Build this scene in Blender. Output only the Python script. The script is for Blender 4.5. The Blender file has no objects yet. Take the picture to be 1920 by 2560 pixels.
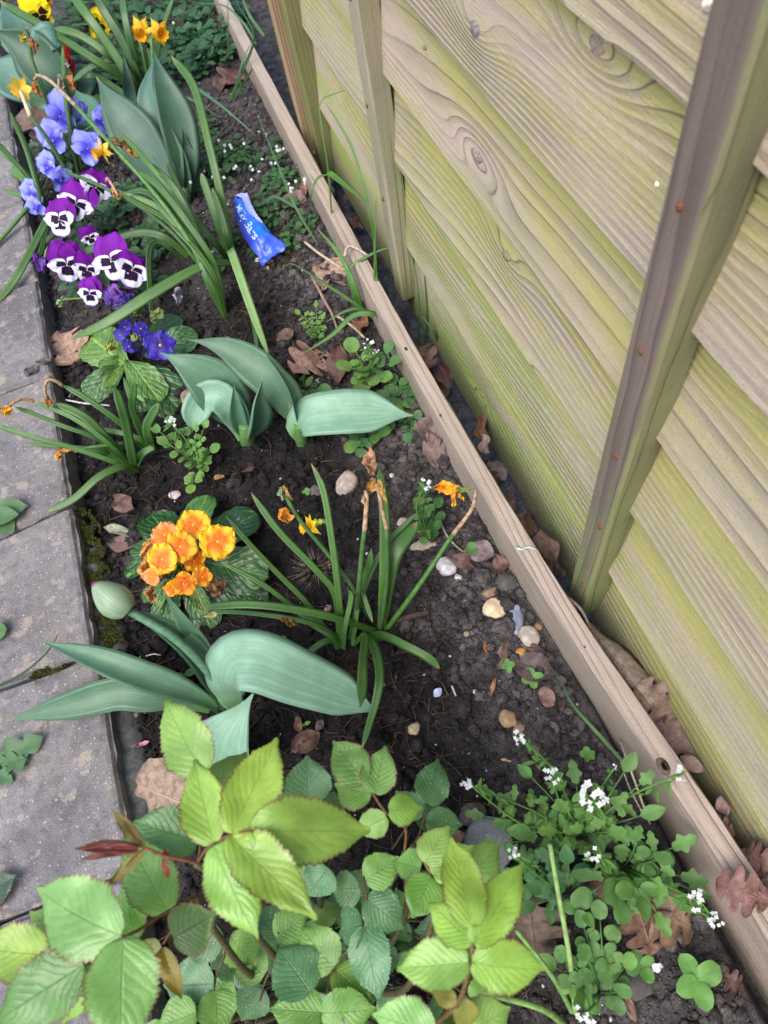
import bpy, math, random
import numpy as np
from mathutils import Vector, Matrix, noise

# ------------------------------------------------------------------ camera, sky, sun, exposure
SC = bpy.context.scene
COL = SC.collection
H = 0.75                      # camera height above the bed (m)
FPX = 1714.0                  # focal length in pixels of the 1920 x 2560 picture
AX_U = Vector((.925, -.375, .0588)).normalized()      # across the bed, towards the fence
AX_N = Vector((.141, .4837, .8637)).normalized()      # straight down
AX_U = (AX_U - AX_N * AX_U.dot(AX_N)).normalized()
AX_B = AX_U.cross(AX_N) * 1.0                         # along the bed, away
if AX_B.z < 0: AX_B = -AX_B
CAM = Vector((0, 0, H))
cam_d = bpy.data.cameras.new('camera'); cam = bpy.data.objects.new('camera', cam_d); COL.objects.link(cam)
cam_d.sensor_fit = 'VERTICAL'; cam_d.sensor_height = 36.0; cam_d.lens = 36.0 * FPX / 2560.0
cam_d.clip_start = 0.02; cam_d.clip_end = 400.0
CR = Vector((AX_U.x, AX_B.x, -AX_N.x)); CU = -Vector((AX_U.y, AX_B.y, -AX_N.y)); CB = -Vector((AX_U.z, AX_B.z, -AX_N.z))
cam.matrix_world = Matrix(((CR.x, CU.x, CB.x, 0), (CR.y, CU.y, CB.y, 0), (CR.z, CU.z, CB.z, H), (0, 0, 0, 1)))
cam_d.dof.use_dof = True; cam_d.dof.focus_distance = 0.80; cam_d.dof.aperture_fstop = 10.0
SC.camera = cam

SUN_EL, SUN_AZ = math.radians(58), math.radians(235)      # azimuth measured from +Y clockwise
world = bpy.data.worlds.new('World'); SC.world = world; world.use_nodes = True
wn = world.node_tree; bg = wn.nodes['Background']
sky = wn.nodes.new('ShaderNodeTexSky'); sky.sky_type = 'NISHITA'; sky.sun_disc = False
sky.sun_elevation = SUN_EL; sky.sun_rotation = SUN_AZ; sky.air_density = 1.0; sky.dust_density = 3.0; sky.ozone_density = 1.0
wn.links.new(sky.outputs[0], bg.inputs[0]); bg.inputs[1].default_value = 0.15
sd = bpy.data.lights.new('sun', 'SUN'); sd.energy = 1.3; sd.angle = math.radians(50); sd.color = (1.0, .975, .94)
sun = bpy.data.objects.new('sun', sd); COL.objects.link(sun)
sdir = Vector((math.sin(SUN_AZ) * math.cos(SUN_EL), math.cos(SUN_AZ) * math.cos(SUN_EL), math.sin(SUN_EL)))
sun.rotation_euler = sdir.to_track_quat('Z', 'Y').to_euler(); sun.location = (-1, -1, 3)
SC.view_settings.view_transform = 'Standard'; SC.view_settings.look = 'None'
SC.view_settings.exposure = 1.08; SC.view_settings.gamma = 1.0; SC.view_settings.use_curve_mapping = False
SC.render.engine = 'CYCLES'; SC.cycles.use_denoising = True; SC.cycles.max_bounces = 6
SC.cycles.transparent_max_bounces = 6

# ------------------------------------------------------------------ helpers
def ray(px, py):
    d = Vector((px - 960, py - 1280, FPX))
    return Vector((AX_U.dot(d), AX_B.dot(d), -AX_N.dot(d)))
def P(px, py, z=0.0):
    w = ray(px, py); t = (H - z) / -w.z
    return Vector((w.x * t, w.y * t, z))
def mpp(px, py, z=0.0):
    return (H - z) / -ray(px, py).z
def sstep(a, b, x):
    t = min(1, max(0, (x - a) / (b - a))); return t * t * (3 - 2 * t)
def soil_h(x, y):
    n = noise.fractal(Vector((x * 9, y * 9, 1.3)), .9, 2.1, 3) * .007
    n += noise.noise(Vector((x * 45, y * 45, 7))) * .0035
    z = n - .004
    z -= .016 * sstep(.04, 0, x + .335)
    z -= .045 * sstep(.165, .185, x)
    z += .008 * sstep(.05, .15, x) * (1 - sstep(.165, .185, x))
    return z
def PG(px, py, dz=0.0):
    p = P(px, py, 0)
    for _ in range(2): p = P(px, py, soil_h(p.x, p.y) + dz)
    return p

WM = {}
def mesh(name, verts, faces, uvs=None, smooth=True):
    me = bpy.data.meshes.new(name); me.from_pydata([tuple(v) for v in verts], [], faces)
    if uvs is not None:
        uvl = me.uv_layers.new(name='UVMap'); idx = np.empty(len(me.loops), dtype=np.int32)
        me.loops.foreach_get('vertex_index', idx)
        uvl.data.foreach_set('uv', np.asarray(uvs, dtype=np.float32)[idx].ravel())
    if smooth: me.polygons.foreach_set('use_smooth', np.ones(len(me.polygons), dtype=bool))
    me.update(); return me
def npmesh(name, V, Fq, smooth=True):
    me = bpy.data.meshes.new(name); V = np.asarray(V, dtype=np.float32); Fq = np.asarray(Fq, dtype=np.int32)
    k = Fq.shape[1]; me.vertices.add(len(V)); me.vertices.foreach_set('co', V.ravel())
    me.loops.add(Fq.size); me.loops.foreach_set('vertex_index', Fq.ravel())
    me.polygons.add(len(Fq)); me.polygons.foreach_set('loop_start', np.arange(0, Fq.size, k, dtype=np.int32))
    if smooth: me.polygons.foreach_set('use_smooth', np.ones(len(Fq), dtype=bool))
    me.update(calc_edges=True); me.validate(); return me
def put(name, me, mat=None, parent=None, M=None, color=None):
    o = bpy.data.objects.new(name, me); COL.objects.link(o)
    if mat is not None and len(me.materials) == 0: me.materials.append(mat)
    M = M if M is not None else Matrix.Identity(4)
    if parent is not None:
        o.parent = parent; o.matrix_basis = WM[parent].inverted() @ M
    else: o.matrix_basis = M
    WM[o] = M
    if color is not None: o.color = (color[0], color[1], color[2], 1)
    return o
def tag(o, label=None, cat=None, group=None, kind=None):
    if label: o['label'] = label
    if cat: o['category'] = cat
    if group: o['group'] = group
    if kind: o['kind'] = kind
    return o
def root(name, loc, label, cat, group=None):
    o = bpy.data.objects.new(name, None); COL.objects.link(o); o.empty_display_size = .02
    M = Matrix.Translation(loc); o.matrix_basis = M; WM[o] = M
    return tag(o, label, cat, group)
def shifted(verts, loc): return [v - loc for v in verts]
def wput(name, verts, faces, mat, parent, uvs=None, color=None, smooth=True, origin=None):
    """mesh given in world coordinates, origin at its parent (or at origin)"""
    loc = origin if origin is not None else (WM[parent].to_translation() if parent else Vector((0, 0, 0)))
    return put(name, mesh(name, shifted(verts, loc), faces, uvs, smooth), mat, parent, Matrix.Translation(loc), color)
def jit(c, r, s=.12):
    k = 1 + r.uniform(-s, s); return (c[0] * k * (1 + r.uniform(-s, s) * .6), c[1] * k, c[2] * k * (1 + r.uniform(-s, s) * .6))

def catmull(pts, n):
    """pts: list of tuples of floats -> n+1 samples by arc length fraction"""
    A = [np.array(p, float) for p in pts]
    if len(A) == 2: return [A[0] + (A[1] - A[0]) * i / n for i in range(n + 1)]
    E = [2 * A[0] - A[1]] + A + [2 * A[-1] - A[-2]]
    raw = []
    for k in range(1, len(E) - 2):
        p0, p1, p2, p3 = E[k - 1:k + 3]
        for i in range(12):
            t = i / 12
            raw.append(.5 * (2 * p1 + (p2 - p0) * t + (2 * p0 - 5 * p1 + 4 * p2 - p3) * t * t + (3 * p1 - p0 - 3 * p2 + p3) * t ** 3))
    raw.append(A[-1]); R = np.array(raw)
    L = np.concatenate([[0], np.cumsum(np.linalg.norm(np.diff(R[:, :3], axis=0), axis=1))])
    s = np.linspace(0, L[-1], n + 1)
    return [np.array([np.interp(x, L, R[:, j]) for j in range(R.shape[1])]) for x in s]

def tube(pts, radii, n=7, seg=10, cap=True):
    S = catmull([tuple(p) + (r,) for p, r in zip(pts, radii)], seg)
    V, Fc, UV = [], [], []; prevA = None
    for i, s in enumerate(S):
        c = Vector(s[:3]); a = Vector(S[max(0, i - 1)][:3]); b = Vector(S[min(seg, i + 1)][:3])
        T = (b - a).normalized()
        A = prevA if prevA else (Vector((1, 0, 0)) if abs(T.x) < .8 else Vector((0, 1, 0)))
        A = (A - T * A.dot(T)).normalized(); B = T.cross(A); prevA = A
        for k in range(n):
            an = 2 * math.pi * k / n; V.append(c + (A * math.cos(an) + B * math.sin(an)) * s[3]); UV.append((k / n, i / seg))
    for i in range(seg):
        for k in range(n): Fc.append((i * n + k, i * n + (k + 1) % n, (i + 1) * n + (k + 1) % n, (i + 1) * n + k))
    if cap: Fc.append(tuple(range(n - 1, -1, -1))); Fc.append(tuple(seg * n + k for k in range(n)))
    return V, Fc, UV

def ribbon(pts, prof, n=16, nx=4, channel=.25, thick=.0008, up=.4, roll=0.0, twist=0.0, wav=0.0, seed=0):
    """blade with a closed, slightly lens-shaped section; pts = [(Vector, full width)]"""
    S = catmull([tuple(p) + (w,) for p, w in pts], n); r = random.Random(seed); ph = r.uniform(0, 6)
    V, Fc, UV = [], [], []; nb = nx - 1; m = nx + 1 + nb; pA = None
    for i, s in enumerate(S):
        t = i / n; c = Vector(s[:3]); T = (Vector(S[min(n, i + 1)][:3]) - Vector(S[max(0, i - 1)][:3])).normalized()
        N0 = (CAM - c).normalized() * (1 - up) + Vector((0, 0, 1)) * up
        N = N0 - T * N0.dot(T); N = N.normalized() if N.length > 1e-4 else (pA or Vector((0, 0, 1)))
        if pA is not None and N.dot(pA) < 0: N = -N
        pA = N
        N = Matrix.Rotation(roll + twist * t, 3, T) @ N; A = T.cross(N).normalized()
        hw = s[3] * .5 * prof(t)
        def pos(q): return c + A * (q * hw) + N * (channel * hw * q * q + wav * hw * math.sin(t * 9 + ph + q) * q)
        for k in range(nx + 1):
            q = -1 + 2 * k / nx; V.append(pos(q)); UV.append((k / nx, t))
        for k in range(1, nx):
            q = -1 + 2 * k / nx; V.append(pos(q) - N * (thick * (1 - q * q) + thick * .2)); UV.append((k / nx, t))
    for i in range(n):
        a, b = i * m, (i + 1) * m
        for k in range(nx): Fc.append((a + k, a + k + 1, b + k + 1, b + k))
        lo = [0] + [nx + k for k in range(1, nx)] + [nx]
        for k in range(nx): Fc.append((a + lo[k], b + lo[k], b + lo[k + 1], a + lo[k + 1]))
    return V, Fc, UV

def strap(t):     # daffodil blade
    return (.75 + .25 * min(1, t * 4)) * (min(1, max(0, (1 - t)) / .10) ** .5 if t < 1 else .05)
def lance(t):     # tulip leaf
    return max(.04, (.30 + .70 * sstep(0, .38, t)) * (1 - sstep(.5, 1.02, t)) ** .75)
def grassy(t):
    return max(.06, min(1, .6 + t * 2) * (1 - t) ** .55)
def even(t): return 1.0

# ------------------------------------------------------------------ materials
def nodes(name):
    m = bpy.data.materials.new(name); m.use_nodes = True; nt = m.node_tree
    for n in list(nt.nodes): nt.nodes.remove(n)
    out = nt.nodes.new('ShaderNodeOutputMaterial'); bs = nt.nodes.new('ShaderNodeBsdfPrincipled')
    nt.links.new(bs.outputs[0], out.inputs[0])
    return m, nt, bs, out
class G:
    """tiny node-graph helper"""
    def __init__(s, nt): s.nt = nt
    def n(s, t, **k):
        x = s.nt.nodes.new('ShaderNode' + t)
        for a, b in k.items(): setattr(x, a, b)
        return x
    def lk(s, a, b): s.nt.links.new(a, b)
    def val(s, sock, v):
        if hasattr(v, 'links') or isinstance(v, bpy.types.NodeSocket): s.lk(v, sock)
        else: sock.default_value = v
    def math(s, op, a, b=0.0, c=None, clamp=False):
        x = s.n('Math', operation=op, use_clamp=clamp); s.val(x.inputs[0], a); s.val(x.inputs[1], b)
        if c is not None: s.val(x.inputs[2], c)
        return x.outputs[0]
    def mix(s, f, a, b, blend='MIX'):
        x = s.n('Mix', data_type='RGBA', blend_type=blend, clamp_factor=True)
        s.val(x.inputs[0], f)
        for i, v in ((6, a), (7, b)):
            if isinstance(v, tuple): x.inputs[i].default_value = v + (1,) if len(v) == 3 else v
            else: s.lk(v, x.inputs[i])
        return x.outputs[2]
    def noise(s, vec, scale, detail=3, rough=.55, dist=0.0, out=0):
        x = s.n('TexNoise'); s.lk(vec, x.inputs['Vector']); x.inputs['Scale'].default_value = scale
        x.inputs['Detail'].default_value = detail; x.inputs['Roughness'].default_value = rough; x.inputs['Distortion'].default_value = dist
        return x.outputs[out]
    def voro(s, vec, scale, feature='F1', out=0, rnd=1.0):
        x = s.n('TexVoronoi', feature=feature); s.lk(vec, x.inputs['Vector']); x.inputs['Scale'].default_value = scale
        x.inputs['Randomness'].default_value = rnd
        return x.outputs[out]
    def rng(s, v, a, b, c=0.0, d=1.0, smooth=True):
        x = s.n('MapRange', interpolation_type='SMOOTHSTEP' if smooth else 'LINEAR'); s.val(x.inputs[0], v)
        for i, q in zip((1, 2, 3, 4), (a, b, c, d)): x.inputs[i].default_value = q
        return x.outputs[0]
    def mapv(s, vec, scale=(1, 1, 1), loc=(0, 0, 0)):
        x = s.n('Mapping'); s.lk(vec, x.inputs[0]); x.inputs['Scale'].default_value = scale; x.inputs['Location'].default_value = loc
        return x.outputs[0]
    def bump(s, h, strength, dist, prev=None):
        x = s.n('Bump'); s.lk(h, x.inputs['Height']); x.inputs['Strength'].default_value = strength; x.inputs['Distance'].default_value = dist
        if prev is not None: s.lk(prev, x.inputs['Normal'])
        return x.outputs[0]
    def pos(s): return s.n('NewGeometry').outputs['Position']
    def objc(s): return s.n('TexCoord').outputs['Object']
    def uv(s):
        sep = s.n('SeparateXYZ'); s.lk(s.n('TexCoord').outputs['UV'], sep.inputs[0]); return sep.outputs[0], sep.outputs[1]
    def xyz(s, v):
        sep = s.n('SeparateXYZ'); s.lk(v, sep.inputs[0]); return sep.outputs
    def comb(s, a, b, c):
        x = s.n('CombineXYZ'); s.val(x.inputs[0], a); s.val(x.inputs[1], b); s.val(x.inputs[2], c); return x.outputs[0]
    def ocol(s): return s.n('ObjectInfo').outputs['Color']
    def ornd(s): return s.n('ObjectInfo').outputs['Random']

def leafmat(name, rough=.45, trans=.25, veins=None, vcol=(1.25, 1.2, .9), spec=.4, edge=None, bumpd=.0005, spots=False, wax=0.0):
    m, nt, bs, out = nodes(name); g = G(nt); base = g.ocol(); u, v = g.uv(); oc = g.objc()
    p = g.pos(); rnd = g.ornd()
    big = g.noise(p, 55, 3); fine = g.noise(p, 420, 2)
    c = g.mix(g.rng(big, .3, .7), g.mix(1.0, base, (.80, .84, .78), 'MULTIPLY'), g.mix(1.0, base, (1.18, 1.13, 1.08), 'MULTIPLY'))
    c = g.mix(g.rng(fine, .35, .75, 0, .25), c, g.mix(1.0, base, (.7, .75, .7), 'MULTIPLY'))
    au = g.math('ABSOLUTE', g.math('SUBTRACT', u, .5)); h = None
    if veins == 'pinnate':
        w = g.math('ADD', g.math('SUBTRACT', g.math('MULTIPLY', v, 8.5), g.math('MULTIPLY', au, 7.0)), g.math('MULTIPLY', big, 1.7))
        fr = g.math('ABSOLUTE', g.math('SUBTRACT', g.math('FRACT', w), .5))       # 0 in the middle, .5 on the vein
        line = g.rng(fr, .44, .5); mid = g.rng(au, .0, .022, 1, 0)
        c = g.mix(g.math('MULTIPLY', line, .18), c, g.mix(1.0, base, vcol, 'MULTIPLY'))
        c = g.mix(g.math('MULTIPLY', mid, .6), c, g.mix(1.0, base, (.72, .70, .6), 'MULTIPLY'))
        h = g.math('SUBTRACT', g.rng(fr, .15, .5, .55, 0), g.math('MULTIPLY', mid, 1.0))
        h = g.math('ADD', h, g.math('MULTIPLY', g.noise(p, 300, 2), .35))
    elif veins == 'parallel':
        w = g.noise(g.comb(g.math('MULTIPLY', u, 26.0), g.math('MULTIPLY', v, 1.3), rnd), 1.0, 3)
        c = g.mix(g.rng(w, .3, .7, 0, .75), c, g.mix(1.0, base, (.72, .78, .74), 'MULTIPLY'))
        c = g.mix(g.rng(g.noise(g.comb(g.math('MULTIPLY', u, 60.0), g.math('MULTIPLY', v, 2.0), rnd), 1.0, 2), .5, .75, 0, .4), c, g.mix(1.0, base, (1.25, 1.22, 1.2), 'MULTIPLY'))
        dk = g.voro(p, 120); c = g.mix(g.rng(dk, .05, .09, .5, 0), c, (.10, .085, .05))
        tipm = g.math('MULTIPLY', g.rng(v, .93, 1.0), g.math('GREATER_THAN', rnd, .5)); c = g.mix(g.math('MULTIPLY', tipm, .6), c, (.30, .24, .08))
        ln = g.math('MULTIPLY', g.math('SINE', g.math('MULTIPLY', u, 90.0)), .5)
        c = g.mix(g.rng(au, .0, .03, .25, 0), c, g.mix(1.0, base, (1.3, 1.25, 1.1), 'MULTIPLY'))
        c = g.mix(g.rng(v, .0, .22, .8, 0), c, g.mix(1.0, base, (1.1, 1.25, .55), 'MULTIPLY'))
        h = g.math('ADD', w, g.math('MULTIPLY', ln, .25))
    elif veins == 'crinkle':
        d = g.voro(g.comb(g.math('MULTIPLY', u, 9.0), g.math('MULTIPLY', v, 10.0), g.math('MULTIPLY', rnd, 9.0)), 1.0, 'SMOOTH_F1')
        w = g.math('SUBTRACT', g.math('MULTIPLY', v, 7.0), g.math('MULTIPLY', au, 6.0))
        fr = g.math('ABSOLUTE', g.math('SUBTRACT', g.math('FRACT', w), .5)); mid = g.rng(au, .012, .05, 1, 0)
        c = g.mix(g.rng(d, .25, .6, 0, .55), c, g.mix(1.0, base, (.55, .6, .5), 'MULTIPLY'))
        c = g.mix(g.math('MULTIPLY', mid, .75), c, g.mix(1.0, base, (1.9, 1.7, 1.5), 'MULTIPLY'))
        h = g.math('SUBTRACT', g.math('ADD', g.rng(d, .1, .7, 1, 0), g.rng(fr, .25, .5, .6, 0)), mid)
    if edge is not None:
        c = g.mix(g.math('MULTIPLY', g.rng(au, .43, .5), .85), c, edge)
    if spots:
        sp = g.noise(g.mapv(p, loc=(3, 1, 0)), 90, 3)
        c = g.mix(g.math('MULTIPLY', g.rng(sp, .66, .72), g.math('GREATER_THAN', rnd, .72)), c, (.09, .06, .05))
        dots = g.voro(p, 330); c = g.mix(g.rng(dots, .10, .16, .55, 0), c, (.55, .62, .50))
    g.lk(c, bs.inputs['Base Color']); bs.inputs['Roughness'].default_value = rough; bs.inputs['Specular IOR Level'].default_value = spec
    if wax: bs.inputs['Sheen Weight'].default_value = wax; bs.inputs['Sheen Tint'].default_value = (.75, .9, .85, 1)
    if h is not None: g.lk(g.bump(h, .55, bumpd), bs.inputs['Normal'])
    if trans > 0:
        tr = g.n('BsdfTranslucent'); g.lk(g.mix(1.0, c, (1.25, 1.3, .6), 'MULTIPLY'), tr.inputs[0])
        mx = g.n('MixShader'); mx.inputs[0].default_value = trans
        g.lk(bs.outputs[0], mx.inputs[1]); g.lk(tr.outputs[0], mx.inputs[2]); g.lk(mx.outputs[0], out.inputs[0])
    return m
def plainmat(name, col=None, rough=.6, var=.25, scale=200, trans=0.0, spec=.3, bump=.0):
    m, nt, bs, out = nodes(name); g = G(nt); base = g.ocol()
    if col: base = g.mix(0.0, col, col)
    n = g.noise(g.pos(), scale, 4); c = g.mix(g.rng(n, .3, .7), g.mix(1.0, base, (1 - var,) * 3, 'MULTIPLY'), g.mix(1.0, base, (1 + var,) * 3, 'MULTIPLY'))
    g.lk(c, bs.inputs[0]); bs.inputs['Roughness'].default_value = rough; bs.inputs['Specular IOR Level'].default_value = spec
    if bump: g.lk(g.bump(n, .6, bump), bs.inputs['Normal'])
    if trans > 0:
        tr = g.n('BsdfTranslucent'); g.lk(c, tr.inputs[0]); mx = g.n('MixShader'); mx.inputs[0].default_value = trans
        g.lk(bs.outputs[0], mx.inputs[1]); g.lk(tr.outputs[0], mx.inputs[2]); g.lk(mx.outputs[0], out.inputs[0])
    return m

def woodmat(name, axis='Y', early=(.50, .42, .30), late=(.33, .28, .25), dark=(.13, .10, .08), ring=150, wamp=9.0, wa=1.3, wc=8.0, algae=.5, acol=(.36, .38, .07),
            green=(.20, .33, .05), topband=.0, low=True, bump=.0010, line=.35, edge=0.0, knots=()):
    """weathered softwood: growth rings as a distorted sheet, streaks along the grain, algae where it grew"""
    m, nt, bs, out = nodes(name); g = G(nt); oc = g.objc(); rnd = g.ornd(); x, y, z = g.xyz(oc); p = g.pos(); px, py, pz = g.xyz(p)
    a, c = (y, z) if axis == 'Y' else (z, y)            # a runs along the grain, c across it
    c = g.math('ADD', c, g.math('MULTIPLY', x, .8))
    off = g.math('MULTIPLY', rnd, 37.0)
    warp = g.noise(g.comb(g.math('MULTIPLY', a, wa), g.math('MULTIPLY', c, wc), off), 1.0, 1.0, .3)
    warp2 = g.noise(g.comb(g.math('MULTIPLY', a, 9.0), g.math('MULTIPLY', c, 60.0), off), 1.0, 2)
    ph = g.math('ADD', g.math('MULTIPLY', c, float(ring)), g.math('ADD', g.math('MULTIPLY', warp, wamp), g.math('MULTIPLY', warp2, .35)))
    for (ky, kz, kk) in knots:                          # rings swing round each knot
        e = g.math('ADD', g.math('POWER', g.math('ABSOLUTE', g.math('MULTIPLY', g.math('SUBTRACT', py, ky), 1 / .045)), 2.0), g.math('POWER', g.math('ABSOLUTE', g.math('MULTIPLY', g.math('SUBTRACT', pz, kz), 1 / .016)), 2.0))
        ph = g.math('ADD', ph, g.math('MULTIPLY', g.math('EXPONENT', g.math('MULTIPLY', e, -1.0)), kk))
    fr = g.math('FRACT', ph); lat = g.math('MULTIPLY', g.rng(fr, .25, .88), g.rng(fr, .90, 1.0, 1, 0))
    streak = g.noise(g.comb(g.math('MULTIPLY', a, 11.0), g.math('MULTIPLY', c, 800.0), 0.0), 1.0, 4, .65)
    blot = g.noise(g.comb(g.math('MULTIPLY', a, 4.0), g.math('MULTIPLY', c, 15.0), off), 1.0, 4, .6)
    gran = g.noise(p, 620, 3, .75)
    vis = g.rng(g.noise(g.comb(g.math('MULTIPLY', a, 3.0), g.math('MULTIPLY', c, 9.0), g.math('ADD', off, 3.0)), 1.0, 2), .35, .65, .25, 1.0)
    col = g.mix(g.math('MULTIPLY', g.math('MULTIPLY', lat, vis), .75), early, late)
    col = g.mix(g.rng(streak, .42, .78, 0, .6), col, late)
    col = g.mix(g.rng(blot, .38, .68, 0, .7), col, g.mix(1.0, col, (1.22, 1.12, 1.22), 'MULTIPLY'))
    # algae film
    al = g.noise(g.comb(g.math('MULTIPLY', a, 3.5), g.math('MULTIPLY', c, 18.0), g.math('ADD', off, 5.0)), 1.0, 5, .65)
    am = g.math('ADD', al, g.math('MULTIPLY', g.math('SUBTRACT', gran, .5), .7))
    if topband:
        u, v = g.uv(); bw = g.math('ADD', v, g.math('MULTIPLY', g.math('SUBTRACT', al, .5), .6))
        am = g.math('ADD', am, g.rng(bw, .45, .82, 0, topband))
    if edge: am = g.math('ADD', am, g.math('ADD', g.rng(y, -.0085, -.0158, 0, edge), g.rng(pz, .02, .30, edge * .55, 0)))
    mask = g.rng(am, .60 - algae * .3, .95 - algae * .3)
    col = g.mix(g.math('MULTIPLY', mask, .78), col, acol)
    if low:
        lowm = g.math('MULTIPLY', g.rng(pz, .03, .46, 1, 0), g.rng(py, -.1, .42, .30, 1.0))
        gm = g.math('ADD', g.noise(g.comb(g.math('MULTIPLY', a, 4.0), g.math('MULTIPLY', c, 24.0), g.math('ADD', off, 11.0)), 1.0, 5, .65), g.math('MULTIPLY', g.math('SUBTRACT', gran, .5), .6))
        col = g.mix(g.math('MULTIPLY', g.math('MULTIPLY', g.rng(gm, .40, .66), lowm), .85), col, green)
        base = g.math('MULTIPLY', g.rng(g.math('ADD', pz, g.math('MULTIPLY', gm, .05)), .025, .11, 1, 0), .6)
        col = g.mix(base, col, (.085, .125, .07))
    col = g.mix(g.math('MULTIPLY', g.math('MULTIPLY', g.rng(fr, .80, .90), g.rng(fr, .92, 1.0, 1, 0)), g.math('MULTIPLY', vis, line)), col, dark)
    speck = g.voro(p, 300); sn = g.rng(g.noise(p, 30, 2), .45, .6); col = g.mix(g.math('MULTIPLY', sn, g.rng(speck, .08, .20, .6, 0)), col, dark)
    col = g.mix(g.rng(gran, .35, .7, 0, .45), col, g.mix(1.0, col, (.72, .72, .72), 'MULTIPLY'))
    g.lk(col, bs.inputs[0]); bs.inputs['Roughness'].default_value = .9; bs.inputs['Specular IOR Level'].default_value = .12
    h = g.math('ADD', g.math('MULTIPLY', lat, vis), g.math('ADD', g.math('MULTIPLY', streak, .9), g.math('MULTIPLY', gran, .55)))
    g.lk(g.bump(h, .85, bump), bs.inputs['Normal'])
    return m

def soilmat(name, tint=1.0):
    m, nt, bs, out = nodes(name); g = G(nt); p = g.pos(); x, y, z = g.xyz(p)
    big = g.noise(p, 5, 3); med = g.noise(p, 60, 4, .65); fine = g.noise(p, 500, 4, .7); xf = g.noise(p, 1400, 2, .7)
    # dark bought compost in the planted middle, paler stony earth towards fence and far end
    dry = g.math('ADD', g.rng(g.math('ADD', x, g.math('MULTIPLY', big, .16)), .08, .18), g.rng(g.math('ADD', y, g.math('MULTIPLY', big, .4)), .95, 1.3), clamp=True)
    dry = g.math('ADD', dry, g.rng(big, .52, .62, 0, .5), clamp=True)
    dk = g.mix(g.rng(med, .3, .7), (.010 * tint, .0092 * tint, .0098 * tint), (.028 * tint, .0245 * tint, .0252 * tint))
    lt = g.mix(g.rng(med, .3, .72), (.040 * tint, .036 * tint, .037 * tint), (.125 * tint, .114 * tint, .114 * tint))
    c = g.mix(dry, dk, lt)
    c = g.mix(g.rng(fine, .35, .72), g.mix(1.0, c, (.55, .55, .55), 'MULTIPLY'), g.mix(1.0, c, (1.45, 1.4, 1.38), 'MULTIPLY'))
    sp = g.voro(p, 190, out=0); c = g.mix(g.rng(sp, .035, .06, .9, 0), c, (.42, .40, .39))
    isl = g.n('NewGeometry').outputs['Random Per Island']; c = g.mix(g.rng(isl, 0, 1, 0, 1, False), g.mix(1.0, c, (.62, .62, .62), 'MULTIPLY'), g.mix(1.0, c, (1.5, 1.46, 1.42), 'MULTIPLY')) if tint > 1 else c
    g.lk(c, bs.inputs[0]); bs.inputs['Roughness'].default_value = .93; bs.inputs['Specular IOR Level'].default_value = .2
    hh = g.math('ADD', g.math('MULTIPLY', g.noise(p, 210, 3, .6), 1.6), g.math('ADD', g.math('MULTIPLY', fine, 1.0), g.math('MULTIPLY', xf, .5)))
    b1 = g.bump(hh, .85, .0034); g.lk(b1, bs.inputs['Normal'])
    return m

def slabmat():
    m, nt, bs, out = nodes('weathered_concrete'); g = G(nt); p = g.pos(); x, y, z = g.xyz(p)
    big = g.noise(p, 9, 5, .6); med = g.noise(p, 70, 4, .65); fine = g.noise(p, 620, 4, .75)
    c = g.mix(g.rng(big, .3, .7), (.15, .141, .145), (.27, .255, .255))
    c = g.mix(g.rng(med, .42, .68, 0, .65), c, (.115, .105, .105)); c = g.mix(g.rng(g.noise(p, 16, 4, .6), .48, .66, 0, .5), c, (.25, .22, .19))
    agg = g.n('TexVoronoi', feature='F1'); g.lk(p, agg.inputs['Vector']); agg.inputs['Scale'].default_value = 230
    am = g.rng(agg.outputs['Distance'], .18, .30, 1, 0); ac = g.xyz(agg.outputs['Color'])
    c = g.mix(g.math('MULTIPLY', am, g.rng(ac[2], .7, .95, 0, .8)), c, (.085, .08, .08))
    c = g.mix(g.math('MULTIPLY', am, g.rng(ac[0], .45, .9, 0, .9)), c, (.40, .37, .34))
    c = g.mix(g.math('MULTIPLY', am, g.rng(ac[1], .88, .95, 0, .9)), c, (.55, .53, .53))
    lich = g.noise(g.mapv(p, loc=(2, 5, 0)), 38, 5, .6); lm = g.rng(lich, .57, .63)
    c = g.mix(g.math('MULTIPLY', lm, .52), c, g.mix(g.noise(p, 20, 2), (.50, .40, .25), (.36, .34, .33)))
    ed = g.math('ADD', x, g.math('MULTIPLY', med, .03)); c = g.mix(g.rng(ed, -.322, -.306, 0, .35), c, (.10, .10, .085))
    c = g.mix(g.rng(fine, .35, .7), g.mix(1.0, c, (.72, .72, .73), 'MULTIPLY'), g.mix(1.0, c, (1.2, 1.2, 1.2), 'MULTIPLY'))
    g.lk(c, bs.inputs[0]); bs.inputs['Roughness'].default_value = .9; bs.inputs['Specular IOR Level'].default_value = .2
    g.lk(g.bump(g.math('ADD', fine, g.math('MULTIPLY', am, .4)), .7, .0018), bs.inputs['Normal'])
    return m

# ------------------------------------------------------------------ the setting: ground, soil, paving
M_SOIL = soilmat('soil'); M_SLAB = slabmat()
me = mesh('ground', [Vector((sx * 150, sy * 150, -.09)) for sx, sy in ((-1, -1), (1, -1), (1, 1), (-1, 1))], [(0, 1, 2, 3)], smooth=False)
tag(put('ground', me, M_SOIL), kind='structure')

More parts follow.
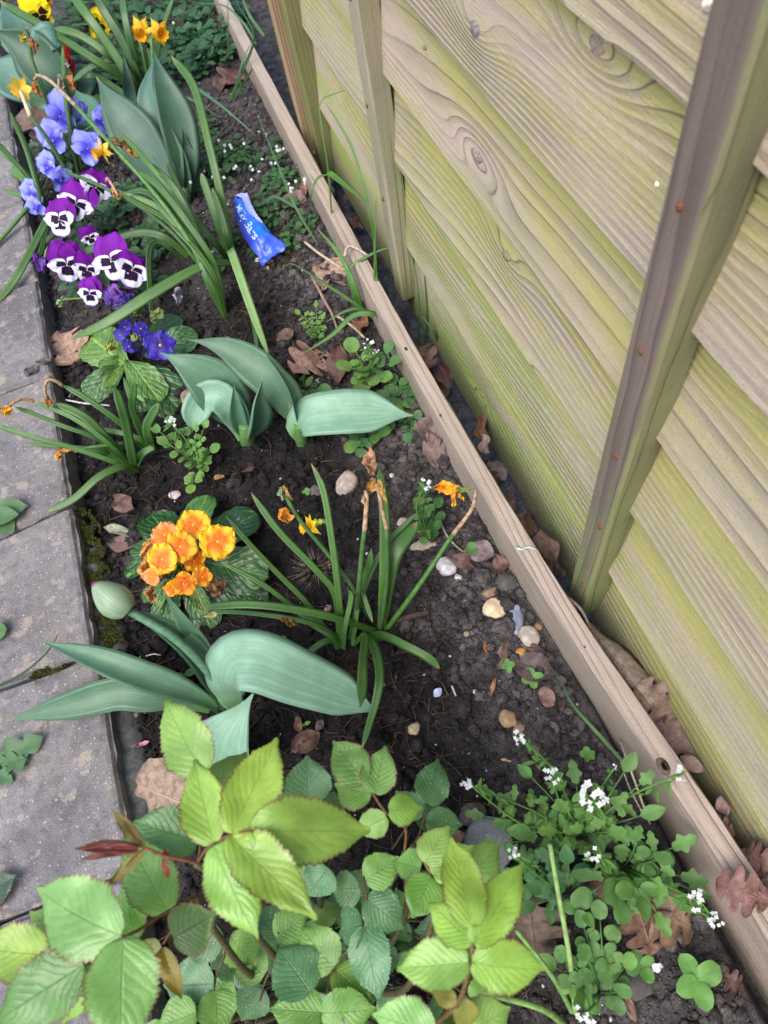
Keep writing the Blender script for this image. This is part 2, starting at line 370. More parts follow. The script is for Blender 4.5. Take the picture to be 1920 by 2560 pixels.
xs = np.arange(-.40, .30, .0034)
ys = np.concatenate([np.arange(-.40, 1.1, .0034), np.arange(1.1, 3.2, .007)])
Vs = np.empty((len(ys), len(xs), 3), dtype=np.float32)
for j, yy in enumerate(ys):
    for i, xx in enumerate(xs):
        z = soil_h(xx, yy)
        c = noise.voronoi(Vector((xx * 70, yy * 70, .5)))[0]
        z += .0036 * max(0, .55 - c[0]) * (1 + 1.4 * noise.noise(Vector((xx * 11, yy * 11, 4))))
        z += noise.noise(Vector((xx * 150, yy * 150, 3))) * .0022
        Vs[j, i] = (xx, yy, z)
ny, nx = len(ys), len(xs); idx = np.arange(ny * nx).reshape(ny, nx)
Fq = np.stack([idx[:-1, :-1], idx[:-1, 1:], idx[1:, 1:], idx[1:, :-1]], -1).reshape(-1, 4)
tag(put('flower_bed', npmesh('flower_bed', Vs.reshape(-1, 3), Fq), M_SOIL), kind='structure')

def ico(sub):
    import bmesh
    bm = bmesh.new(); bmesh.ops.create_icosphere(bm, subdivisions=sub, radius=1)
    V = np.array([v.co[:] for v in bm.verts]); Fc = np.array([[v.index for v in f.verts] for f in bm.faces]); bm.free(); return V, Fc
ICO1, ICO2, ICO3 = ico(1), ico(2), ico(3)
def lumps(count, smin, smax, xr, yr, dens, base=ICO2, seed=1, flat=.7, sink=.35):
    r = np.random.RandomState(seed); BV, BF = base; var = []
    for k in range(10):
        q = r.uniform(0, 50, 3)
        f = np.array([1 + .50 * noise.noise(Vector(v * 1.6 + q)) + .34 * noise.noise(Vector(v * 3.7 + q)) + .16 * noise.noise(Vector(v * 8 + q)) for v in BV]); var.append(BV * f[:, None])
    VV, FF = [], []; o = 0; n = 0
    while n < count:
        x, y = r.uniform(*xr), r.uniform(*yr)
        if r.rand() > dens(x, y): continue
        s = smin * (smax / smin) ** (r.rand() ** 2.2); v = var[r.randint(10)]
        a = r.uniform(0, 6.28); ca, sa = math.cos(a), math.sin(a)
        w = v * s * np.array([r.uniform(.75, 1.25), r.uniform(.75, 1.25), flat * r.uniform(.7, 1.2)])
        w = np.stack([w[:, 0] * ca - w[:, 1] * sa, w[:, 0] * sa + w[:, 1] * ca, w[:, 2]], 1) + np.array([x, y, soil_h(x, y) + s * flat * sink])
        VV.append(w); FF.append(BF + o); o += len(w); n += 1
    return np.concatenate(VV), np.concatenate(FF)
def dens_bed(x, y):
    d = .30 + .7 * sstep(-.02, .12, x) + .5 * sstep(.9, 1.2, y) + .35 * sstep(-.2, -.3, x)
    return min(1, d) * (.35 + .65 * (noise.noise(Vector((x * 8, y * 8, 2))) > -.1))
M_CLOD = soilmat('dry_clod', 1.25)
V_, F_ = lumps(17000, .0013, .0068, (-.33, .157), (-.2, 1.5), dens_bed, ICO1, 3, .8, .55)
V2, F2 = lumps(16000, .0007, .0024, (-.33, .157), (-.2, 1.2), lambda x, y: .35 + .65 * sstep(-.1, .1, x), ICO1, 31, .85, .7)
F_ = np.concatenate([F_, F2 + len(V_)]); V_ = np.concatenate([V_, V2])
tag(put('soil_crumbs', npmesh('soil_crumbs', V_, F_, False), M_CLOD), 'dark crumbs and small clods of earth strewn over the bed', 'soil', kind='stuff')
V_, F_ = lumps(420, .005, .012, (-.32, .15), (-.1, 1.3), lambda x, y: .25 + .75 * sstep(.0, .12, x), ICO3, 8, .8, .4)
tag(put('soil_clods', npmesh('soil_clods', V_, F_), M_CLOD), 'rounded lumps of dry earth lying on the bed', 'soil', kind='stuff')
V_, F_ = lumps(650, .0007, .0028, (-.33, .155), (-.2, 1.6), lambda x, y: .5, ICO1, 12, .7, .9)
tag(put('white_grit', npmesh('white_grit', V_, F_), plainmat('white_grit', (.50, .48, .46), .8, .3, 300)), 'tiny white grit and perlite grains scattered in the soil', 'grit', kind='stuff')
# fibres of compost and dead roots
def fibres(count, seed, xr, yr, lmin, lmax, rad):
    r = random.Random(seed); V, Fc = [], []
    for _ in range(count):
        x, y = r.uniform(*xr), r.uniform(*yr)
        if noise.noise(Vector((x * 6, y * 6, 9))) < -.15: continue
        L = r.uniform(lmin, lmax); a = r.uniform(0, 6.28); b = r.uniform(-.7, .7); z = soil_h(x, y) + .003
        pts = [Vector((x + math.cos(a + b * t) * L * t, y + math.sin(a + b * t) * L * t, z + r.uniform(-.001, .003))) for t in (0, .33, .66, 1)]
        o = len(V); rr = rad * r.uniform(.5, 1.3)
        for p in pts:
            for k in range(3): V.append(p + Vector((math.cos(k * 2.1 + a), math.sin(k * 2.1 + a), math.cos(k * 2.1) + .3)) * rr)
        for i in range(3):
            for k in range(3): Fc.append((o + i * 3 + k, o + i * 3 + (k + 1) % 3, o + i * 3 + 3 + (k + 1) % 3, o + i * 3 + 3 + k))
    return V, Fc
V_, F_ = fibres(2600, 4, (-.32, .14), (-.15, 1.1), .010, .04, .0006)
tag(put('compost_fibres', mesh('compost_fibres', V_, F_), plainmat('fibre', (.075, .05, .036), .8, .5, 80)), 'fine brown fibres and rootlets in the dark compost', 'fibres', kind='stuff')

# paving: irregular concrete slabs with open joints
SLAB_Z = .028; EDGE_X = -.452 * (H - SLAB_Z)
pav = bpy.data.objects.new('paving', None); COL.objects.link(pav); WM[pav] = Matrix.Identity(4); tag(pav, kind='structure')
jy = [P(px, py, SLAB_Z).y for px, py in ((300, 2190), (222, 1640), (181, 1258), (127, 932), (93, 693))]
sk = [-.07, -.10, .18, .02, .16]
d_ = jy[-1] - jy[-2]; jy = [jy[0] - 2 * .25, jy[0] - .25] + jy + [jy[-1] + d_ * k for k in range(1, 8)]
sk = [0, 0] + sk + [.05] * 7
for k in range(len(jy) - 1):
    r = random.Random(k); y0, y1, s0, s1 = jy[k] + .0022, jy[k + 1] - .0022, sk[k], sk[k + 1]
    X0, X1 = -1.3, EDGE_X + r.uniform(-.003, .003); nxx, nyy = 26, 22; V, UV, Fc = [], [], []
    xsq = [X0 + (X1 - X0) * (1 - (1 - i / nxx) ** 2.2) for i in range(nxx + 1)]
    for j in range(nyy + 1):
        tj = j / nyy; tt = .5 - .5 * math.cos(math.pi * tj)
        for i, x in enumerate(xsq):
            dxs = (X1 - x); ya = y0 - dxs * s0 * .5; yb = y1 - dxs * s1 * .5
            y = ya + (yb - ya) * tt; ed = min((X1 - x), (y - ya), (yb - y))
            n1 = noise.noise(Vector((x * 60, y * 60, k))); n2 = noise.noise(Vector((x * 16, y * 16, k + .5)))
            z = SLAB_Z + .0018 * n2 + .0008 * n1 - .006 * (1 - sstep(0, .005 + .003 * n1, ed))
            V.append(Vector((x + (n1 * .004 + n2 * .003 if i == nxx else 0), y + (n1 * .003 if j in (0, nyy) else 0), z)))
    W = nxx + 1
    for j in range(nyy):
        for i in range(nxx): Fc.append((j * W + i, j * W + i + 1, (j + 1) * W + i + 1, (j + 1) * W + i))
    rim = [j * W + nxx for j in range(nyy + 1)]; front = [i for i in range(W)]; back = [nyy * W + i for i in range(W)]
    for chain, flip in ((rim, 0), (front[::-1], 0), (back, 1)):
        ch = chain if not flip else chain[::-1]
        if chain is rim: ch = rim
        elif chain is back: ch = back[::-1]
        else: ch = front
        o = len(V)
        for q in ch: V.append(V[q] + Vector((0, 0, -.045)))
        for i in range(len(ch) - 1): Fc.append((ch[i], o + i, o + i + 1, ch[i + 1]))
    put('slab', mesh('slab', V, Fc, smooth=False), M_SLAB, pav)
# dark bedding under the joints
me = mesh('joint_bed', [Vector((x, y, -.006)) for x, y in ((-1.3, -.6), (EDGE_X - .006, -.6), (EDGE_X - .006, 3.4), (-1.3, 3.4))], [(0, 1, 2, 3)], smooth=False)
put('joint_bed', me, M_SOIL, pav)
# mortar haunch showing between the near slabs and the earth
V, Fc = [], []; N_ = 60
for i in range(N_ + 1):
    y = P(290, 2080, 0).y + (P(230, 1380, 0).y - P(290, 2080, 0).y) * i / N_
    w = .030 + .010 * noise.noise(Vector((y * 14, 0, 0))) - .012 * sstep(.75, 1, i / N_)
    for k, q in enumerate((-.008, .3, .7, 1.0)):
        V.append(Vector((EDGE_X + (w * q if k else -.008), y, (.010 - .004 * q - (.020 if k == 3 else 0)) + .0025 * noise.noise(Vector((y * 70, q * 5, 3))))))
for i in range(N_):
    for k in range(3): Fc.append((i * 4 + k, i * 4 + k + 1, i * 4 + k + 5, i * 4 + k + 4))
m_, nt_, bs_, _ = nodes('mortar'); g = G(nt_); n_ = g.noise(g.pos(), 120, 5, .7)
g.lk(g.mix(g.rng(n_, .3, .7), (.045, .048, .046), (.11, .115, .108)), bs_.inputs[0]); bs_.inputs['Roughness'].default_value = .95; g.lk(g.bump(n_, .7, .002), bs_.inputs['Normal'])
put('mortar_haunch', mesh('mortar_haunch', V, Fc), m_, pav)
# moss
def tufts(spots, seed, col, name, label):
    r = random.Random(seed); V, Fc = [], []
    for (px, py, z, rad, cnt) in spots:
        c = P(px, py, z)
        for _ in range(cnt):
            a, q = r.uniform(0, 6.28), rad * math.sqrt(r.random()); x, y = c.x + math.cos(a) * q, c.y + math.sin(a) * q
            if noise.noise(Vector((x * 90, y * 90, 1))) < -.12: continue
            h = r.uniform(.0015, .0042); w = r.uniform(.0009, .0018); o = len(V); zz = z - .001; tx, ty = r.uniform(-.002, .002), r.uniform(-.002, .002)
            for k in range(3): V.append(Vector((x + w * math.cos(k * 2.1 + a), y + w * math.sin(k * 2.1 + a), zz)))
            V.append(Vector((x + tx, y + ty, zz + h))); Fc += [(o, o + 1, o + 3), (o + 1, o + 2, o + 3), (o + 2, o, o + 3)]
    tag(put(name, mesh(name, V, Fc, smooth=False), plainmat(name + '_green', col, .9, .5, 160)), label, 'moss', kind='stuff')
sp = [(203 + i * 3.6 + (i % 3) * 9, 1290 + i * 18, .011, .013, 420) for i in range(24)]
tufts(sp, 1, (.062, .068, .014), 'moss', 'olive moss growing in the gap along the paving edge')
tufts([(96 + i * 14, 1694 - i * 5 + (i % 2) * 8, .026, .010, 300) for i in range(5)] + [(150, 1672, .027, .006, 150)], 2, (.072, .075, .018), 'moss', 'olive brown moss cushion in the joint between two slabs')
tufts([(296 + k * 3, 1960 + k * 22, .009, .007, 180) for k in range(4)] + [(215, 1280, .004, .006, 200), (285, 1830, .008, .006, 160)], 3, (.05, .058, .016), 'moss', 'dark patchy moss on the mortar below the paving edge')

# ------------------------------------------------------------------ fence, post, edging board
FX = .2265
zs_ = [-.012, .112, .236, .340, .446, .546, .655, .765, .875, .985, 1.10]
def slat_x(z):
    k = max(i for i in range(len(zs_)) if zs_[i] <= z); t = (z - zs_[k]) / (zs_[k + 1] + .022 - zs_[k]); return FX - .0075 + .0165 * t
def on_fence(px, py):
    w = ray(px, py); x = FX
    for _ in range(3): t = x / w.x; z = H + w.z * t; x = slat_x(z)
    return Vector((x, w.y * x / w.x, H + w.z * x / w.x))
KN = [(on_fence(a, b).y, on_fence(a, b).z, k) for a, b, k in ((1188, 78, 3.6), (1192, 392, -3.2), (1265, 640, 2.6), (1495, 120, 3.0), (1205, 985, -2.4), (1310, 862, 2.4), (1780, 870, 2.6))]
M_SLAT = woodmat('slat_wood', 'Y', early=(.50, .42, .325), late=(.265, .222, .20), ring=105, wamp=17, wa=1.0, wc=8.0, algae=.72, topband=.36, acol=(.48, .445, .13), line=.95, bump=.0022, knots=KN, green=(.29, .40, .085))
M_BATT = woodmat('batten_wood', 'Z', early=(.19, .152, .125), late=(.085, .068, .058), ring=130, wamp=7, wa=1.2, wc=26, algae=.20, edge=.34, acol=(.235, .245, .105), green=(.17, .25, .06))
M_BOARD = woodmat('board_wood', 'Y', early=(.37, .31, .245), late=(.25, .205, .165), ring=120, wamp=8, wa=1.4, wc=22, algae=.10, acol=(.20, .20, .09), low=False)
M_POST = woodmat('post_wood', 'Z', early=(.19, .145, .105), late=(.10, .078, .06), ring=200, wamp=4, algae=.2, low=True)
fence = root('timber_fence', Vector((FX, .3, 0)), 'weathered waney lap fence panel of overlapping boards, stained with green algae', 'fence')
Y0, Y1 = -.75, 1.165
for k in range(len(zs_) - 1):
    r = random.Random(40 + k); zb, zt = zs_[k], zs_[k + 1] + .022; na, nc = 110, 6
    zc = .5 * (zb + zt); org = Vector((FX, .3, zc)); V, UV, Fc = [], [], []
    for i in range(na + 1):
        y = Y0 + (Y1 - Y0) * i / na
        e = .0045 * noise.noise(Vector((y * 2.3, k * 7.7, 0))) + .0022 * noise.noise(Vector((y * 9, k * 3.1, 5))) + .0006 * noise.noise(Vector((y * 60, k, 2)))
        bow = .006 * noise.noise(Vector((y * 1.6, k * 2.2, 3)))
        for j in range(nc + 1):
            t = j / nc; z = zb + e * (1 - t) + (zt - zb - 0) * t
            x = FX - .0075 + .0165 * t + bow * .5 + .0012 * noise.noise(Vector((y * 5, z * 40, k)))
            V.append(Vector((x, y, z))); UV.append((i / na, t))
    m = nc + 1
    for i in range(na):
        for j in range(nc): Fc.append((i * m + j, (i + 1) * m + j, (i + 1) * m + j + 1, i * m + j + 1))
    # lower edge and end thickness
    o = len(V)
    for i in range(na + 1): V.append(V[i * m].copy()); UV.append((i / na, .02))
    for i in range(na + 1): V.append(V[i * m] + Vector((.0085, 0, .001))); UV.append((i / na, 0))
    for i in range(na): Fc.append((o + i, o + na + 1 + i, o + na + 2 + i, o + i + 1))
    o2 = len(V)
    for j in range(nc + 1): V.append(V[na * m + j] + Vector((.008, 0, 0))); UV.append((1, j / nc))
    for j in range(nc): Fc.append((na * m + j, na * m + j + 1, o2 + j + 1, o2 + j))
    put('slat', mesh('slat', [v - org for v in V], [f[::-1] for f in Fc], UV), M_SLAT, fence, Matrix.Translation(org))
def batten(name, yc, w, d, z0, z1, xfront, mat, parent, seed, lean=0.0):
    r = random.Random(seed); V, Fc, UV = [], [], []; n = 60; org = Vector((xfront + d / 2, yc, (z0 + z1) / 2)); sec = []
    b = .0022
    sec = [(xfront + d, -w / 2), (xfront + b, -w / 2), (xfront, -w / 2 + b), (xfront, -w / 6), (xfront, w / 6), (xfront, w / 2 - b), (xfront + b, w / 2), (xfront + d, w / 2)]
    for i in range(n + 1):
        z = z0 + (z1 - z0) * i / n
        for q, (x, y) in enumerate(sec):
            e = .0011 * noise.noise(Vector((seed * 3 + q * .4, z * 18, q))) + .0015 * noise.noise(Vector((seed, z * 3, 2)))
            V.append(Vector((x + e * .7, yc + y + e + lean * z, z)) - org)
    m = len(sec)
    for i in range(n):
        for q in range(m - 1): Fc.append((i * m + q, (i + 1) * m + q, (i + 1) * m + q + 1, i * m + q + 1))
        Fc.append((i * m + m - 1, (i + 1) * m + m - 1, (i + 1) * m, i * m))
    Fc.append(tuple(range(m))); Fc.append(tuple(n * m + q for q in range(m))[::-1])
    return put(name, mesh(name, V, [f[::-1] for f in Fc], smooth=False), mat, parent, Matrix.Translation(org))
XB = .203
batten('batten', .226, .031, .0235, .012, 1.12, XB, M_BATT, fence, 1)
M_BATT2 = woodmat('batten_wood_pale', 'Z', early=(.33, .29, .22), late=(.24, .21, .17), ring=130, wamp=7, wa=1.2, wc=26, algae=.30, edge=.16, acol=(.30, .30, .12), green=(.19, .26, .07))
batten('batten', .762, .034, .0235, .02, 1.12, XB, M_BATT2, fence, 2)
batten('batten', 1.145, .036, .030, .0, 1.12, XB - .004, woodmat('batten_wood_green', 'Z', early=(.22, .20, .10), late=(.13, .12, .06), ring=130, wamp=7, wc=26, algae=.6, acol=(.22, .22, .06), green=(.13, .17, .04)), fence, 3)
# rusty nails in the battens
M_RUST = plainmat('rust', (.16, .055, .02), .85, .4, 900)
def nail(yc, z, x):
    V = [Vector((x + dx, yc + .0022 * math.cos(a) * s, z + .0026 * math.sin(a) * s)) for dx, s in ((.002, 1.0), (-.0006, 1.0), (-.0014, .6)) for a in [k * math.pi / 4 for k in range(8)]]
    Fc = [(i * 8 + k, i * 8 + (k + 1) % 8, i * 8 + 8 + (k + 1) % 8, i * 8 + 8 + k) for i in range(2) for k in range(8)] + [tuple(range(16, 24))]
    wput('nail', V, Fc, M_RUST, fence, origin=Vector((x, yc, z)))
for z in (.075, .205, .31, .42, .52, .62): nail(.224 + .004 * math.sin(z * 50), z, XB - .0003)
for z in (.18, .30, .41, .52): nail(.764 + .003 * math.sin(z * 70), z, XB - .0003)
# post between the panels
post = root('fence_post', Vector((.235, 1.235, -.06)), 'dark brown square timber fence post at the far end of the panel', 'post')
batten('post_body', 1.222, .075, .075, -.06, 1.3, .197, M_POST, post, 5)
batten('fillet', 1.176, .016, .020, -.05, 1.3, .186, woodmat('fillet_wood', 'Z', early=(.34, .24, .14), late=(.24, .17, .10), ring=260, wamp=3, algae=.1, low=False), post, 6)

# edging board with a slight bow, measured along its length
bp = [(-.6, .195), (-.12, .188), (.0, .183), (.135, .168), (.30, .158), (.47, .154), (.66, .152), (.90, .154), (1.25, .160), (1.9, .168), (2.9, .175)]
def board_x(y): return float(np.interp(y, [a for a, _ in bp], [b for _, b in bp]))
BT, BZ = .0215, .074
V, Fc = [], []; n = 260; org = Vector((.17, .5, .03))
for i in range(n + 1):
    y = -.6 + 3.5 * i / n; x0 = (board_x(y - .06) + board_x(y) + board_x(y + .06)) / 3
    e = lambda q, s, f: s * noise.noise(Vector((q * 3.3, y * f, 1.7)))
    zt = BZ + e(9, .003, 4) + e(8, .0012, 20)
    sec = [(x0 + e(1, .001, 30), -.07), (x0 + e(2, .0012, 25), zt - .03), (x0 + .0003 + e(3, .0009, 40), zt - .004), (x0 + .0035, zt + e(4, .0008, 60)), (x0 + BT * .5, zt + .0004 + e(5, .0006, 50)),
           (x0 + BT - .002 + e(6, .0012, 30), zt + e(7, .0009, 45)), (x0 + BT + e(10, .001, 25), zt - .004), (x0 + BT, -.07)]
    for a, b in sec: V.append(Vector((a, y, b)) - org)
for i in range(n):
    for q in range(7): Fc.append((i * 8 + q, i * 8 + q + 1, i * 8 + 9 + q, i * 8 + 8 + q))
Fc += [tuple(range(8))[::-1], tuple(n * 8 + q for q in range(8))]
board = put('edging_board', mesh('edging_board', V, [f[::-1] for f in Fc], smooth=False), M_BOARD, None, Matrix.Translation(org))
tag(board, 'long pale timber edging board set on edge between bed and fence', 'board')
# knots in the board
M_KNOT = plainmat('knot', (.13, .10, .078), .8, .4, 500, bump=.0004)
for px, py, s in ((1015, 872, .006), (1640, 1925, .010), (1095, 1040, .003), (905, 655, .003), (1462, 1618, .002)):
    p = P(px, py, BZ); x0 = board_x(p.y); cx = min(max(p.x, x0 + .004), x0 + BT - .005)
    V = [Vector((cx + s * .6 * q * math.cos(a), p.y + s * q * math.sin(a), BZ + .0012 - .0022 * (q > .9))) for q in (.4, 1.0) for a in [k * math.pi / 6 for k in range(12)]]
    Fc = [(k, (k + 1) % 12, 12 + (k + 1) % 12, 12 + k) for k in range(12)] + [tuple(range(12))]
    wput('knot', [v + Vector((0, 0, .003 * noise.noise(Vector((9 * 3.3, v.y * 4, 1.7))) )) for v in V], Fc, M_KNOT, board, origin=Vector((cx, p.y, BZ)))

# knots and flecks in the slats; pale discs paint light shining through holes
M_KNOTW = plainmat('slat_knot', None, .85, .45, 420, bump=.0006)
for px, py, sy, sz, col in ((1188, 78, .010, .007, (.20, .165, .15)), (1192, 392, .009, .006, (.24, .20, .18)), (1265, 640, .008, .005, (.19, .19, .10)), (1495, 120, .012, .008, (.27, .20, .16)), (1205, 985, .006, .005, (.15, .17, .07)), (1310, 862, .005, .004, (.20, .22, .10)), (1645, 462, .0022, .003, (.75, .66, .55)), (1768, 12, .0026, .003, (.75, .68, .55)), (1780, 870, .004, .004, (.17, .16, .10)), (930, 320, .004, .004, (.25, .22, .12)), (1062, 120, .003, .002, (.16, .13, .08))):
    c = on_fence(px, py); V = [c + Vector((-.0016 + .0024 * (q > .9), sy * q * math.cos(a) * (1 + .2 * math.sin(3 * a)), sz * q * math.sin(a))) for q in (.01, .55, 1.0) for a in [k * math.pi / 8 for k in range(16)]]
    Fc = [(i * 16 + k, i * 16 + (k + 1) % 16, i * 16 + 16 + (k + 1) % 16, i * 16 + 16 + k) for i in range(2) for k in range(16)]
    wput('knot' if sy > .003 else 'nail_hole', V, Fc, M_KNOTW, fence, color=col, origin=c)

# ------------------------------------------------------------------ plant building blocks
M_TULIP = leafmat('tulip_leaf', .42, .12, 'parallel', wax=.08, spec=.4, bumpd=.0004)
M_DAFF = leafmat('daffodil_leaf', .38, .08, 'parallel', spec=.45, bumpd=.0003)
M_GRASS = leafmat('grass_blade', .45, .25, 'parallel', spec=.35, bumpd=.0002)
M_ROSE = leafmat('rose_leaf', .29, .28, 'pinnate', spec=.5, edge=(.16, .07, .035), bumpd=.0005)
M_ROSE2 = leafmat('rose_leaf_old', .40, .18, 'pinnate', spec=.45, bumpd=.0005, spots=True)
M_WEED = leafmat('weed_leaf', .5, .25, 'pinnate', spec=.35, bumpd=.0003)
M_CRINK = leafmat('crinkled_leaf', .33, .10, 'crinkle', spec=.5, bumpd=.0022)
M_STEM = plainmat('stem', None, .5, .2, 150)
M_DRY = plainmat('withered', None, .75, .45, 260, trans=.2, bump=.0004)
M_PETAL = plainmat('petal', None, .55, .12, 120, trans=.25)

def leafmesh(name, w, nv=12, nu=4, fold=.15, droop=.15, wav=.0, teeth=0, tooth=.06, seed=0, lobes=None):
    """unit leaf along +Y, width w(v) as half width; the mesh lies in XY facing +Z"""
    r = random.Random(seed); V, UV, Fc = [], [], []; ph = r.uniform(0, 6); q = seed * 3.7
    for i in range(nv + 1):
        v = i / nv; hw = w(v)
        if teeth:
            f = (v * teeth) % 1.0; hw *= 1 + tooth * (f - .5) * (1 if .04 < v < .97 else 0)
        for k in range(nu + 1):
            s = -1 + 2 * k / nu; x = hw * s; n = noise.noise(Vector((x * 3 + q, v * 3, q)))
            z = fold * abs(x) - droop * v * v + wav * (math.sin(v * 8 + ph + s * 2) * abs(s) + n)
            V.append(Vector((x, v - (abs(s) * .035 * (hw > .05) if teeth else 0), z))); UV.append((k / nu, v))
    m = nu + 1
    for i in range(nv):
        for k in range(nu): Fc.append((i * m + k, i * m + k + 1, (i + 1) * m + k + 1, (i + 1) * m + k))
    return mesh(name, V, Fc, UV)
def ovate(v, a=.36, p=.85): return a * max(0.02, math.sin(math.pi * min(1, v) ** p)) ** .8 * (1.0 if v < .999 else .1)
def roundish(v): return .46 * math.sqrt(max(.0015, 1 - (2 * v - 1) ** 2))
def rosew(v):    # ovate with a drawn-out tip
    return max(.006, .40 * math.sin(math.pi * min(1, v) ** .78) ** .72 * (1 - .22 * sstep(.75, 1, v)))
ROSE = []
for s_ in range(5):
    ROSE.append(leafmesh('rose_leaflet', rosew, 44, 8, .24 - .06 * s_, .05 + .07 * s_, .036, 20, .16, s_))
ROUND = [leafmesh('round_leaf', roundish, 9, 4, .12, .12, .03, seed=s) for s in range(3)]
OVAL = [leafmesh('oval_leaf', lambda v: ovate(v, .30, .9), 9, 4, .25, .2, .02, seed=s + 7) for s in range(3)]
def cressw(v): return max(.02, .30 * math.sin(math.pi * v ** .9) ** .7 * (1 + .28 * math.sin(v * 15 + 1)))
CRESS = [leafmesh('cress_leaflet', cressw, 14, 4, .2, .15, .03, seed=s + 20) for s in range(3)]
def crinkw(v): return max(.03, .40 * (v ** .55) * math.sqrt(max(.002, 1 - v ** 5)) * (1 + .035 * math.sin(v * 40)))
CRINK = [leafmesh('crinkled_leaf', crinkw, 22, 10, .10, .28, .045, seed=s + 30) for s in range(4)]

def frame(base, tip, nrm, wscale=1.0, zscale=1.0):
    Y = (tip - base); L = Y.length; Y = Y / L
    Z = (nrm - Y * nrm.dot(Y)); Z = Z.normalized() if Z.length > 1e-5 else Y.orthogonal().normalized(); X = Y.cross(Z)
    M = Matrix.Identity(4)
    for i in range(3): M[i][0] = X[i] * L * wscale; M[i][1] = Y[i] * L; M[i][2] = Z[i] * L * zscale; M[i][3] = base[i]
    return M
def tocam(p, up=.4, r=None, tilt=.25):
    n = (CAM - p).normalized() * (1 - up) + Vector((0, 0, 1)) * up
    if r: n = n + Vector((r.uniform(-tilt, tilt), r.uniform(-tilt, tilt), 0))
    return n.normalized()
def blade(rt, pts, w, zs, col, mat=None, prof=strap, n=16, nx=4, channel=.3, thick=.0011, up=.35, roll=0, twist=0, wav=0.0, name='leaf', seed=0):
    """pts: picture positions base to tip; zs: tip height or list of heights; w: width in picture px"""
    k = len(pts)
    if not isinstance(zs, (list, tuple)):
        L = [0]
        for a, b in zip(pts, pts[1:]): L.append(L[-1] + math.dist(a, b))
        zs = [zs * (l / L[-1]) ** .85 for l in L]; zs[0] = -.008
    mid = mpp(*pts[k // 2], zs[k // 2]); ww = w if isinstance(w, (list, tuple)) else [w] * k
    q = [(P(a, b, z), wi * (mid + mpp(a, b, z)) * .5) for (a, b), z, wi in zip(pts, zs, ww)]
    V, Fc, UV = ribbon(q, prof, n, nx, channel, thick, up, roll, twist, wav, seed)
    return wput(name, V, Fc, mat or M_DAFF, rt, UV, col)
def stalk(rt, pts, zs, wpx, col, name='stem', mat=None, taper=.8, seg=12):
    k = len(pts)
    if not isinstance(zs, (list, tuple)): zs = [zs * (i / (k - 1)) ** .85 for i in range(k)]; zs[0] = -.008
    ps = [P(a, b, z) for (a, b), z in zip(pts, zs)]
    rr = [wpx * .5 * mpp(a, b, z) * (1 - (1 - taper) * i / (k - 1)) for i, ((a, b), z) in enumerate(zip(pts, zs))]
    V, Fc, UV = tube(ps, rr, 7, seg); return wput(name, V, Fc, mat or M_STEM, rt, UV, col)

C_TUL = (.110, .225, .140); C_TUL2 = (.085, .180, .105); C_TUL3 = (.205, .37, .265)
C_DAF = (.060, .150, .032); C_DAF2 = (.085, .185, .050); C_DAF3 = (.05, .115, .035); C_DAFP = (.20, .33, .12)

# ------------------------------------------------------------------ tulips
def tulip(base, label): return root('tulip', PG(*base), label, 'tulip', 'tulips in the bed')
t1 = tulip((560, 1772), 'tulip with a closed green bud and long folded leaf beside the orange primrose')
stalk(t1, [(560, 1775), (545, 1715), (505, 1660), (430, 1590), (310, 1520)], [-.01, .045, .085, .12, .150], 26, C_TUL2)
blade(t1, [(556, 1770), (535, 1705), (480, 1625), (390, 1560), (292, 1512)], 68, [.005, .045, .09, .125, .145], C_TUL, M_TULIP, lance, 20, 6, .55, .0010, .25, .25)
blade(t1, [(552, 1760), (532, 1690), (500, 1610), (455, 1545), (408, 1476)], 66, [.005, .04, .085, .125, .155], C_TUL2, M_TULIP, lance, 20, 6, .45, .0010, .2, -.5)
blade(t1, [(594, 1772), (576, 1742), (563, 1700), (585, 1655), (650, 1654), (740, 1690), (840, 1730), (938, 1778)], [44, 70, 128, 150, 150, 138, 112, 70], [-.005, .03, .075, .105, .110, .096, .072, .042], C_TUL3, M_TULIP, lambda t: (1 - sstep(.84, 1.02, t)) ** .8 + .03, 32, 8, .06, .0010, .6, 0)
blade(t1, [(556, 1778), (482, 1738), (347, 1690), (216, 1640), (102, 1603)], 74, [-.005, .03, .065, .08, .078], C_TUL, M_TULIP, lance, 22, 6, .65, .0010, .3, .15)
blade(t1, [(540, 1775), (440, 1745), (366, 1738), (290, 1732), (154, 1768), (14, 1802)], 84, [-.004, .025, .042, .05, .047, .036], C_TUL2, M_TULIP, lance, 24, 6, .35, .0010, .35, -.3)
blade(t1, [(520, 1775), (420, 1740), (330, 1705), (225, 1660)], 60, [-.004, .022, .038, .045], C_TUL2, M_TULIP, lance, 16, 6, .3, .0010, .3, .4)
# closed bud: three overlapping segments shaped as one pointed egg
bp0, bp1 = P(322, 1527, .150), P(232, 1458, .176); ax = (bp1 - bp0); Lb = ax.length; ax.normalize(); V, Fc, UV = [], [], []
sa = ax.orthogonal().normalized(); sb = ax.cross(sa)
for i in range(15):
    t = i / 14; rr = Lb * .385 * max(.03, (math.sin(math.pi * (.10 + .88 * t) ** .82)) ** .75)
    for k in range(18):
        a = 2 * math.pi * k / 18; f = 1 + .05 * math.cos(3 * a + t) - .06 * max(0, math.cos(3 * a + 1.2 + t * 1.2)) ** 8
        V.append(bp0 + ax * (Lb * t) + (sa * math.cos(a) + sb * math.sin(a)) * rr * f); UV.append((k / 18, t))
for i in range(14):
    for k in range(18): Fc.append((i * 18 + k, i * 18 + (k + 1) % 18, i * 18 + 18 + (k + 1) % 18, i * 18 + 18 + k))
Fc.append(tuple(range(14 * 18, 15 * 18)))
